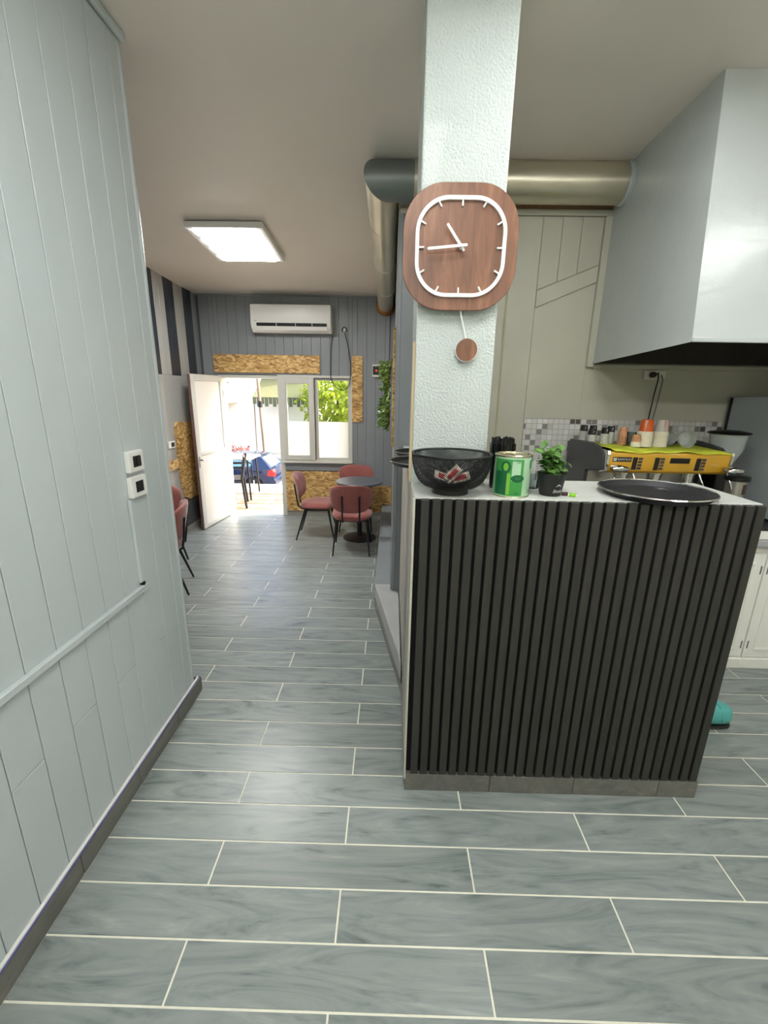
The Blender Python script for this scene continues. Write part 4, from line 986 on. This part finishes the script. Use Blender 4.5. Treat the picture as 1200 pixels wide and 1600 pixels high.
plate('screen', 'black_plastic', mx0+0.338, mx0+0.445, 1.246, 1.276)
for x in (mx0+0.045, mx1-0.005):
    MB().tube([(x-0.02, 2.40, 1.218), (x+0.0, 2.375, 1.218)], [0.016, 0.020], 18).tube([(x-0.03, 2.365, 1.215), (x, 2.36, 1.22), (x+0.045, 2.362, 1.216), (x+0.06, 2.364, 1.214)], [0.010, 0.019, 0.013, 0.004], 16).build('steam_knob', 'chrome', e, smooth=50)
for gx in (1.34, 1.53, 1.72):
    gh = MB().lathe([(0.036, 1.13), (0.036, 1.165), (0.042, 1.168), (0.042, 1.188)], (gx, 2.52, 0), 28).build('group_head', 'chrome', e, smooth=40)
    MB().lathe([(0.0, 1.085), (0.030, 1.088), (0.033, 1.13)], (gx, 2.52, 0), 24).build('filter_basket', 'chrome', gh, smooth=40)
    MB().tube([(gx, 2.49, 1.11), (gx+0.02, 2.44, 1.107), (gx+0.055, 2.36, 1.085)], [0.008, 0.013, 0.014], 12).build('filter_handle', 'black_plastic', gh, smooth=50)
for x, dx in ((mx0+0.05, -0.02), (mx0+0.16, -0.012), (mx1-0.14, 0.06), (mx1+0.015, 0.045)):
    MB().tube([(x, 2.43, 1.19), (x, 2.40, 1.155), (x+dx, 2.39, 1.04)], 0.0045, 8).build('steam_wand', 'chrome', e, smooth=50)
for x in (mx0+0.03, mx1-0.03):
    for y in (2.52, 2.88): MB().lathe([(0.018, WZ), (0.022, WZ+0.031)], (x, y, 0), 14).build('foot', 'black_plastic', e)
MB().box(mx0, mx1, 2.47, 2.90, 1.295, 1.3005).build('cup_warmer', 'steel', e)
# cloth on top
m = MB(); nx, ny = 26, 8; rnd = random.Random(2)
for jj in range(ny+1):
    for i in range(nx+1):
        x = mx0+0.03+(mx1-mx0-0.02)*i/nx; y = 2.395+0.4*jj/ny
        z = 1.3075 + 0.0035*math.sin(i*0.9+jj*0.6) + 0.0025*rnd.random() - (0.010*(0.6+0.4*math.sin(i*0.33)) if jj == 0 else 0)
        m.v.append((x, y, z + 0.004*math.exp(-((i-1)/3)**2)))
for jj in range(ny):
    for i in range(nx): a = jj*(nx+1)+i; m.f.append((a, a+1, a+nx+2, a+nx+1))
cl = m.build('machine_cloth', 'cloth', smooth=60); tag(cl, 'lime yellow cloth spread over the coffee machine top', 'cloth')
so = cl.modifiers.new('thick', 'SOLIDIFY'); so.thickness = 0.003; so.offset = 1
TZ = 1.3155
def cup_stack(x, y, n, top_mat, rim_mat, h_top, r, label, name='paper_cup_stack', pitch=0.0098, text=None, z0=TZ):
    t = thing(name, (x, y, z0), label, 'cup stack', 'cup stacks on the coffee machine')
    for i in range(n):
        z = z0 + i*pitch
        MB().lathe([(r*1.0, z), (r*1.05, z+0.001), (r*1.05, z+0.0042), (r*0.985, z+0.005), (r*0.97, z+pitch)], (x, y, 0), 24).build('cup_rim', rim_mat, t, smooth=40)
    z = z0 + n*pitch
    cp_ = MB().lathe([(r*0.96, z), (r*0.80, z+h_top), (r*0.77, z+h_top), (r*0.76, z+h_top-0.003), (0.0, z+h_top-0.003)], (x, y, 0), 28).build('top_cup', top_mat, t, smooth=40)
    if text:
        vs, fs = text_verts(text, h_top*0.26)
        def P(u, v, a0):
            zz = z + h_top*0.5 + u; R = r*(0.96-0.16*(zz-z)/h_top)+0.0006; th = -PI/2 + a0 - v/R
            return (x+R*math.cos(th), y+R*math.sin(th), zz)
        MB().add([P(v[0], v[1], -0.62) for v in vs], fs).build('lettering', 'ink_white', cp_)
    return t
cup_stack(1.487, 2.6, 9, 'orange', 'paper', 0.066, 0.0395, 'left stack of ivory paper cups with orange top cup', text='COFFEE')
t = cup_stack(1.574, 2.6, 9, 'silver_paper', 'paper', 0.064, 0.0395, 'right stack of ivory paper cups, top cup half white', text=None)
z = TZ+9*0.0098
pa = MB().lathe([(0.0395*0.96+0.0004, z), (0.0395*0.80+0.0004, z+0.064)], (1.574, 2.6, 0), 12, a0=-0.95, a1=0.9).build('orange_print', 'orange', t, smooth=60)
vs, fs = text_verts('COFFEE', 0.017)
def P2(u, v, a0):
    zz = z+0.032+u; R = 0.0395*(0.96-0.16*(zz-z)/0.064)+0.0008; th = -PI/2 + a0 - v/R
    return (1.574+R*math.cos(th), 2.6+R*math.sin(th), zz)
MB().add([P2(v[0], v[1], -0.05) for v in vs], fs).build('lettering', 'red_ink', t)
small = [(1.178, 2.78, 5, 'leftmost'), (1.222, 2.70, 3, 'second, front'), (1.262, 2.78, 5, 'third'), (1.300, 2.70, 4, 'fourth, front'), (1.352, 2.74, 5, 'rightmost')]
for i, (x, y, n_, w_) in enumerate(small):
    x = max(x, 1.205)
    t = cup_stack(x + 0.012*i*0, y, n_+4, 'ink_black', 'silver_paper', 0.034, 0.024, w_+' small stack of silver cups with a black top cup', 'espresso_cup_stack', 0.0078)
    vs, fs = text_verts('?', 0.024); zz = TZ+(n_+4)*0.0078+0.017
    MB().add([(x+v[0], y-0.0222, zz+v[1]) for v in vs], fs).build('emblem', 'ink_white', t)
cup_stack(1.388, 2.66, 6, 'brown_paper', 'brown_paper', 0.045, 0.024, 'taller stack of copper brown paper cups', 'brown_cup_stack', 0.0098)
cup_stack(1.425, 2.575, 3, 'brown_paper', 'paper', 0.040, 0.026, 'shorter stack of copper brown paper cups', 'brown_cup_stack', 0.0098)
g1 = tag(MB().lathe([(0.0, 0.0), (0.022, 0.0), (0.028, 0.075), (0.0265, 0.075), (0.0205, 0.004), (0.0, 0.004)], (1.450, 2.68, TZ), 24).build('drinking_glass', 'glass', smooth=50), 'clear drinking glass standing between the cup stacks', 'glass')
def tipped_glass(x, y, r_, label):
    o = MB().lathe([(0.0, 0.06), (r_*0.55, 0.058), (r_*0.8, 0.045), (r_*0.97, 0.015), (r_, 0.0), (r_*0.97, 0.0), (r_*0.92, 0.016), (r_*0.75, 0.042), (0.0, 0.054)], (0, 0, 0), 32, 'y').build('glass_bowl', 'milky_glass', smooth=50)
    o.location = (x, y, TZ+r_); return tag(o, label, 'glass')
tipped_glass(1.715, 2.56, 0.048, 'clear glass bowl lying on its side on the lime cloth'); tipped_glass(1.665, 2.66, 0.042, 'clear glass bowl lying behind the first glass bowl')
tag(MB().tube([(1.76, 2.70, TZ+0.006), (1.775, 2.70, TZ+0.032), (1.82, 2.70, TZ+0.034), (1.88, 2.69, TZ+0.022), (1.93, 2.66, TZ+0.008)], 0.0055, 8).build('hose', 'black_plastic', smooth=60), 'black hose arching over the right end of the coffee machine', 'hose')
# grinder
gr = thing('coffee_grinder', (1.985, 2.62, WZ), 'black coffee grinder with clear hopper and wide black lid', 'grinder')
gx, gy_ = 1.985, 2.62
MB().box(gx-0.075, gx+0.085, gy_-0.10, gy_+0.12, WZ, WZ+0.03).box(gx-0.06, gx+0.07, gy_-0.05, gy_+0.1, WZ+0.03, 1.19).build('body', 'black_plastic', gr, bevel=0.012, seg=2, smooth=50)
MB().lathe([(0.04, 1.19), (0.045, 1.215), (0.085, 1.30), (0.095, 1.395), (0.093, 1.395), (0.083, 1.301), (0.042, 1.216)], (gx, gy_, 0), 36).build('hopper', 'milky_glass', gr, smooth=50)
MB().lathe([(0.0, 1.418), (0.05, 1.416), (0.100, 1.406), (0.108, 1.400), (0.104, 1.395), (0.0, 1.395)], (gx, gy_, 0), 40).build('lid', 'black_plastic', gr, smooth=50)
# canister
cn = thing('steel_canister', (1.935, 2.42, WZ), 'steel canister with a black lid beside the coffee machine', 'canister')
cx_, cy_ = 1.932, 2.42
MB().lathe([(0.0, WZ+0.0), (0.052, WZ), (0.052, WZ+0.02), (0.048, WZ+0.022), (0.048, 1.155), (0.0, 1.155)], (cx_, cy_, 0), 36).build('body', 'steel', cn, smooth=40)
MB().lathe([(0.0, 1.186), (0.055, 1.184), (0.062, 1.178), (0.062, 1.158), (0.054, 1.155), (0.0, 1.155)], (cx_, cy_, 0), 36).build('lid', 'black_plastic', cn, smooth=40)
MB().lathe([(0.0485, 1.085), (0.0485, 1.14)], (cx_, cy_, 0), 14, a0=-1.5, a1=-0.6).build('dark_label', 'choc', cn, smooth=60)
# socket with plug and cables under the hood
so_ = thing('double_socket', (1.70, 2.985, 1.735), 'cream double socket with a black plug under the hood', 'socket')
MB().box(1.63, 1.765, 2.972, 2.9995, 1.705, 1.762).build('plate', 'cream_plastic', so_, bevel=0.006, seg=2)
for x in (1.665, 1.728): MB().lathe([(0.021, 2.968), (0.021, 2.972)], (x, 0, 1.733), 20, 'y').build('socket_face', 'cream_plastic', so_, smooth=40)
pl = thing('power_plug', (1.70, 2.96, 1.73), 'black power plug with cable in the cream socket', 'plug')
MB().lathe([(0.012, 2.93), (0.018, 2.945), (0.018, 2.967)], (1.672, 0, 1.733), 16, 'y').build('plug_body', 'black_plastic', pl, smooth=40)
MB().tube([(1.672, 2.932, 1.733), (1.690, 2.93, 1.742), (1.702, 2.94, 1.71), (1.70, 2.955, 1.60), (1.695, 2.96, 1.45), (1.70, 2.965, 1.32)], 0.0042, 6).build('cable', 'cable_dark', pl, smooth=50)
tag(MB().tube([(1.728, 2.955, 1.733), (1.738, 2.95, 1.70), (1.733, 2.96, 1.55), (1.722, 2.968, 1.40), (1.72, 2.97, 1.32)], 0.0035, 6).build('grey_lead', 'cable_grey', smooth=50), 'thin grey lead hanging beside the black plug cable', 'cable')

# ================================================================== OUTSIDE
pv = struct(MB().box(-6, 3, YF+0.15, 6.72, -0.3, -0.012).build('pavement', 'kerb'), 'stone terrace outside the door')
rnd = random.Random(4); y = YF+0.155
while y < 6.70:
    dy = rnd.uniform(0.17, 0.27); y2 = min(y+dy, 6.715); x = -4.6 + rnd.uniform(0, 0.3)
    while x < 1.6:
        dx = rnd.uniform(0.25, 0.5)
        hz = rnd.uniform(-0.006, 0.0)
        q4 = [(x+rnd.uniform(0.004, 0.03), y+rnd.uniform(0.004, 0.02)), (x+dx-rnd.uniform(0.004, 0.03), y+rnd.uniform(0.004, 0.02)), (x+dx-rnd.uniform(0.004, 0.03), y2-rnd.uniform(0.004, 0.02)), (x+rnd.uniform(0.004, 0.03), y2-rnd.uniform(0.004, 0.02))]
        MB().prism(q4, 'z', -0.02, hz).build('flagstone', 'paver', pv, bevel=0.004)
        x += dx
    y = y2
struct(MB().box(-6, 3, 6.72, 7.35, -2.4, 0.03).build('pavement_edge', 'kerb', bevel=0.01), 'white raised terrace edge')
struct(MB().box(-40, 40, 7.35, 60, -2.5, -2.27).build('street', 'asphalt'), 'sunlit street below the terrace')
# terrace furniture
tc_ = thing('terrace_chair', (0, 0, 0), 'black metal armchair on the terrace behind the open door', 'chair')
for x, y_ in ((-0.2, -0.2), (0.2, -0.2)): MB().tube([(x, y_, 0.0), (x, y_*0.95, 0.58)], 0.018, 8).build('leg', 'black_metal', tc_, smooth=50)
for x in (-0.2, 0.2): MB().tube([(x, 0.24, 0.0), (x, 0.2, 0.42), (x, 0.25, 0.72)], 0.018, 8).build('leg', 'black_metal', tc_, smooth=50)
for x in (-0.2, 0.2): MB().tube([(x, -0.2, 0.58), (x, 0.0, 0.585), (x, 0.225, 0.58)], 0.018, 8).build('armrest', 'black_metal', tc_, smooth=50)
MB().box(-0.2, 0.2, -0.2, 0.2, 0.385, 0.41).build('seat', 'black_plastic', tc_, bevel=0.008)
MB().prism([(-0.2, 0.55), (0.2, 0.55), (0.2, 0.72), (0.15, 0.74), (-0.15, 0.74), (-0.2, 0.72)], 'y', 0.225, 0.24).build('backrest', 'black_plastic', tc_, bevel=0.004)
tc_.location = (-2.28, 5.98, -0.006); tc_.rotation_euler = (0, 0, -1.3)
tt = thing('terrace_table', (-2.32, 6.54, -0.006), 'small pale-topped metal table on the terrace', 'table')
MB().prism(rrect(0.56, 0.56, 0.04, 4, -2.32, 6.54), 'z', 0.605, 0.625).build('table_top', 'kerb', tt, bevel=0.004)
for sx in (-1, 1):
    for sy in (-1, 1): MB().tube([(-2.32+sx*0.24, 6.54+sy*0.22, -0.006), (-2.32+sx*0.21, 6.54+sy*0.2, 0.605)], 0.016, 8).build('leg', 'black_metal', tt, smooth=50)
MB().tube([(-2.08, 6.25, 0.58), (-2.02, 6.25, 0.57), (-2.02, 6.27, 0.36), (-2.09, 6.27, 0.33)], 0.01, 8).build('side_loop', 'black_metal', tt, smooth=50)
# cars
def car(x_rear, y_near, paint, label):
    z0 = -2.27; t = thing('parked_car', (x_rear-2.0, y_near+0.85, z0), label, 'car')
    def X(l): return x_rear - l            # l runs forward from the tail
    def arch(c_, r_, n=9): return [(c_ - r_*math.cos(PI*i/n), 0.30 + r_*math.sin(PI*i/n)) for i in range(n+1)]
    low = [(0.05, 0.30)] + arch(0.80, 0.35) + arch(3.30, 0.35) + [(4.05, 0.28), (4.10, 0.55), (3.95, 0.74), (3.0, 0.93), (1.0, 0.98), (0.06, 0.95), (0.0, 0.62)]
    b_ = MB().prism([(X(l), z0+h_) for l, h_ in low], 'y', y_near, y_near+1.7).build('body', paint, t, bevel=0.03, seg=2, smooth=50)
    cab = [(0.10, 0.95), (0.52, 1.38), (0.80, 1.44), (1.9, 1.45), (2.25, 1.38), (3.02, 0.93)]
    ins = [0.0, 0.16, 0.18, 0.18, 0.16, 0.0]; k_ = len(cab)
    vs = [(X(l), y_near+0.02+i_, z0+h_) for (l, h_), i_ in zip(cab, ins)] + [(X(l), y_near+1.68-i_, z0+h_) for (l, h_), i_ in zip(cab, ins)]
    MB().add(vs, [tuple(range(k_)), tuple(range(2*k_-1, k_-1, -1))] + [(i, i+k_, (i+1) % k_+k_, (i+1) % k_) for i in range(k_)]).build('cabin', paint, t, bevel=0.02, seg=2, smooth=50)
    def sidewin(name, pts):
        f_ = lambda h_: y_near + 0.02 + 0.17*(h_-0.95)/0.45 - 0.008
        MB().add([(X(l), f_(h_), z0+h_) for l, h_ in pts] + [(X(l), f_(h_)+0.01, z0+h_) for l, h_ in pts], [tuple(range(len(pts))), tuple(range(2*len(pts)-1, len(pts)-1, -1))]).build(name, 'car_glass', t)
    sidewin('rear_side_window', [(0.92, 1.02), (0.86, 1.2), (0.96, 1.34), (1.2, 1.36), (1.2, 1.02)])
    sidewin('side_window', [(1.26, 1.02), (1.26, 1.37), (1.82, 1.37), (1.82, 1.02)]); sidewin('front_window', [(1.9, 1.02), (1.9, 1.36), (2.15, 1.32), (2.65, 1.02)])
    rw = [(0.145, 1.0), (0.50, 1.36)]
    MB().add([(X(rw[0][0])+0.012, y_near+0.16, z0+rw[0][1]), (X(rw[0][0])+0.012, y_near+1.54, z0+rw[0][1]), (X(rw[1][0])+0.012, y_near+1.44, z0+rw[1][1]), (X(rw[1][0])+0.012, y_near+0.26, z0+rw[1][1])], [(0, 1, 2, 3)]).build('rear_window', 'car_glass', t)
    for yy_ in (y_near-0.006, y_near+1.43):
        MB().prism([(X(-0.012), z0+0.66), (X(0.28), z0+0.68), (X(0.22), z0+0.90), (X(0.06), z0+0.93), (X(-0.006), z0+0.84)], 'y', yy_, yy_+0.276).build('tail_lamp', 'tail', t, bevel=0.01)
    MB().prism([(X(-0.05), z0+0.30), (X(0.30), z0+0.30), (X(0.30), z0+0.5), (X(0.0), z0+0.58), (X(-0.05), z0+0.52)], 'y', y_near-0.01, y_near+1.71).build('rear_bumper', paint, t, bevel=0.02)
    for l in (0.80, 3.30):
        for yy_ in (y_near+0.01, y_near+1.49):
            wh = MB().lathe([(0.20, 0.0), (0.30, 0.01), (0.31, 0.04), (0.31, 0.16), (0.30, 0.2), (0.2, 0.2)], (X(l), yy_, z0+0.31), 32, 'y').build('wheel', 'tyre', t, smooth=40)
            MB().lathe([(0.0, 0.02), (0.06, 0.012), (0.07, 0.03), (0.2, 0.03)], (X(l), yy_-0.004, z0+0.31), 24, 'y').build('hub', 'steel', wh, smooth=40)
            m = MB()
            for s_ in range(5):
                a = 2*PI*s_/5+0.3; ca, sa = math.cos(a), math.sin(a)
                m.prism([(X(l)+ca*r_-sa*w_, z0+0.31+sa*r_+ca*w_) for r_, w_ in ((0.03, -0.03), (0.2, -0.022), (0.2, 0.022), (0.03, 0.03))], 'y', yy_-0.006, yy_+0.01)
            m.build('spokes', 'chrome', wh)
    return t
car(-4.45, 16.4, 'car_blue', 'dark blue hatchback parked on the street outside the door')
car(-2.2, 19.3, 'car_silver', 'silver car parked behind the dark blue hatchback')
# building opposite
bd = thing('street_building', (-9, 26, -2.27), 'white rendered building across the street', 'building')
MB().box(-22, -3.9, 24, 32, -2.27, 7.5).build('wall', 'facade', bd)
MB().box(-22.1, -3.8, 23.85, 24, -2.27, -1.7).build('plinth', 'facade_trim', bd, bevel=0.03)
MB().box(-22.1, -3.8, 23.8, 24, 2.6, 2.8).build('cornice', 'facade_trim', bd, bevel=0.03)
for x in (-20, -17, -14, -11, -8.2, -5.6):
    for z in (-1.0, 3.6):
        if z < 0 and x > -9: continue
        w_ = MB().box(x-0.6, x+0.6, 23.92, 24.02, z, z+1.7).build('window', 'facade_trim', bd, bevel=0.02)
        MB().box(x-0.5, x+0.5, 23.90, 23.93, z+0.1, z+1.6).build('pane', 'far_glass', w_)
ba = MB().box(-10.2, -8.3, 22.9, 24, 0.9, 1.02).build('balcony', 'facade_trim', bd, bevel=0.02)
for i in range(14): MB().box(-10.15+i*0.14, -10.13+i*0.14, 22.93, 22.95, 1.02, 1.9).build('baluster', 'pole_wood', ba)
MB().box(-10.2, -8.3, 22.92, 22.96, 1.9, 1.95).build('handrail', 'pole_wood', ba)
aw = thing('shop_awning', (-5.2, 23.9, 0.6), 'olive green shop awning with fringed valance across the street', 'awning')
MB().add([(-6.9, 24, 2.2), (-4.1, 24, 2.2), (-4.1, 22.2, 1.25), (-6.9, 22.2, 1.25), (-6.9, 24, 2.16), (-4.1, 24, 2.16), (-4.1, 22.2, 1.21), (-6.9, 22.2, 1.21)], [(0,1,2,3), (4,7,6,5), (0,4,5,1), (1,5,6,2), (2,6,7,3), (3,7,4,0)]).build('canopy', 'awning', aw)
for i in range(14): MB().box(-6.9+i*0.2, -6.9+i*0.2+0.17, 22.19, 22.21, 0.80 if i % 2 else 0.92, 1.21).build('valance_flap', 'awning', aw)
for x in (-6.85, -4.15): MB().tube([(x, 22.25, -2.27), (x, 22.25, 1.2)], 0.03, 8).build('post', 'pole_wood', aw, smooth=50)
ul = thing('utility_pole', (-5.0, 18.6, -2.27), 'slim wooden utility pole behind the parked cars', 'pole')
MB().tube([(-5.35, 18.6, -2.27), (-5.75, 18.6, 7.5)], [0.07, 0.05], 12).build('shaft', 'pole_wood', ul, smooth=50)
MB().lathe([(0.09, 0.9), (0.09, 1.15)], (-5.48, 18.6, 0), 14).build('clamp', 'black_metal', ul, smooth=40)
def foliage(name, c, rad, n, size, mat, parent, seed):
    import numpy as np
    r = np.random.RandomState(seed); d_ = r.normal(size=(n, 3)); d_ /= np.linalg.norm(d_, axis=1)[:, None]
    lump = 1 + 0.22*np.sin(d_[:, 0]*5+seed)*np.cos(d_[:, 2]*6) + 0.12*np.sin(d_[:, 1]*9)
    p_ = np.array(c) + d_*np.array(rad)*(r.uniform(0.25, 1, n)**0.45*lump)[:, None]
    u_ = r.normal(size=(n, 3)); u_ /= np.linalg.norm(u_, axis=1)[:, None]; v_ = np.cross(u_, d_); v_ /= np.linalg.norm(v_, axis=1)[:, None]+1e-6
    s_ = r.uniform(0.6, 1.2, n)[:, None]*size
    vs = np.stack([p_, p_+u_*s_*0.5+v_*s_*0.25, p_+u_*s_, p_+u_*s_*0.5-v_*s_*0.25], 1).reshape(-1, 3)
    return MB().add([tuple(v) for v in vs], [(4*i, 4*i+1, 4*i+2, 4*i+3) for i in range(n)]).build(name, mat, parent, kind='stuff')
for i, (x, y_, zc_, rx, lab) in enumerate(((-2.6, 21.5, 1.2, 1.7, 'yellow-green street tree seen through the right window pane'), (2.4, 23, 1.6, 2.4, 'yellow-green street tree to the right of the window view'), (1.5, 38, 2.0, 4.2, 'tall yellow-green tree at the back of the street'))):
    t = thing('street_tree', (x, y_, -2.27), lab, 'tree', 'street trees')
    MB().tube([(x, y_, -2.27), (x+0.1, y_, -0.5), (x, y_, zc_)], [0.16, 0.12, 0.06], 10).build('trunk', 'bark', t, smooth=50)
    foliage('crown', (x, y_, zc_), (rx, rx*0.9, rx*0.95), 2600, 0.30, 'tree_leaf', t, 20+i)
t = thing('red_bush', (-6.7, 19.2, -2.27), 'reddish shrub behind the roof of the blue car', 'shrub')
MB().tube([(-6.7, 19.2, -2.27), (-6.7, 19.2, -1.1)], 0.04, 8).build('trunk', 'bark', t)
foliage('crown', (-6.7, 19.2, -1.2), (0.75, 0.5, 0.42), 700, 0.14, 'red_leaf', t, 41)
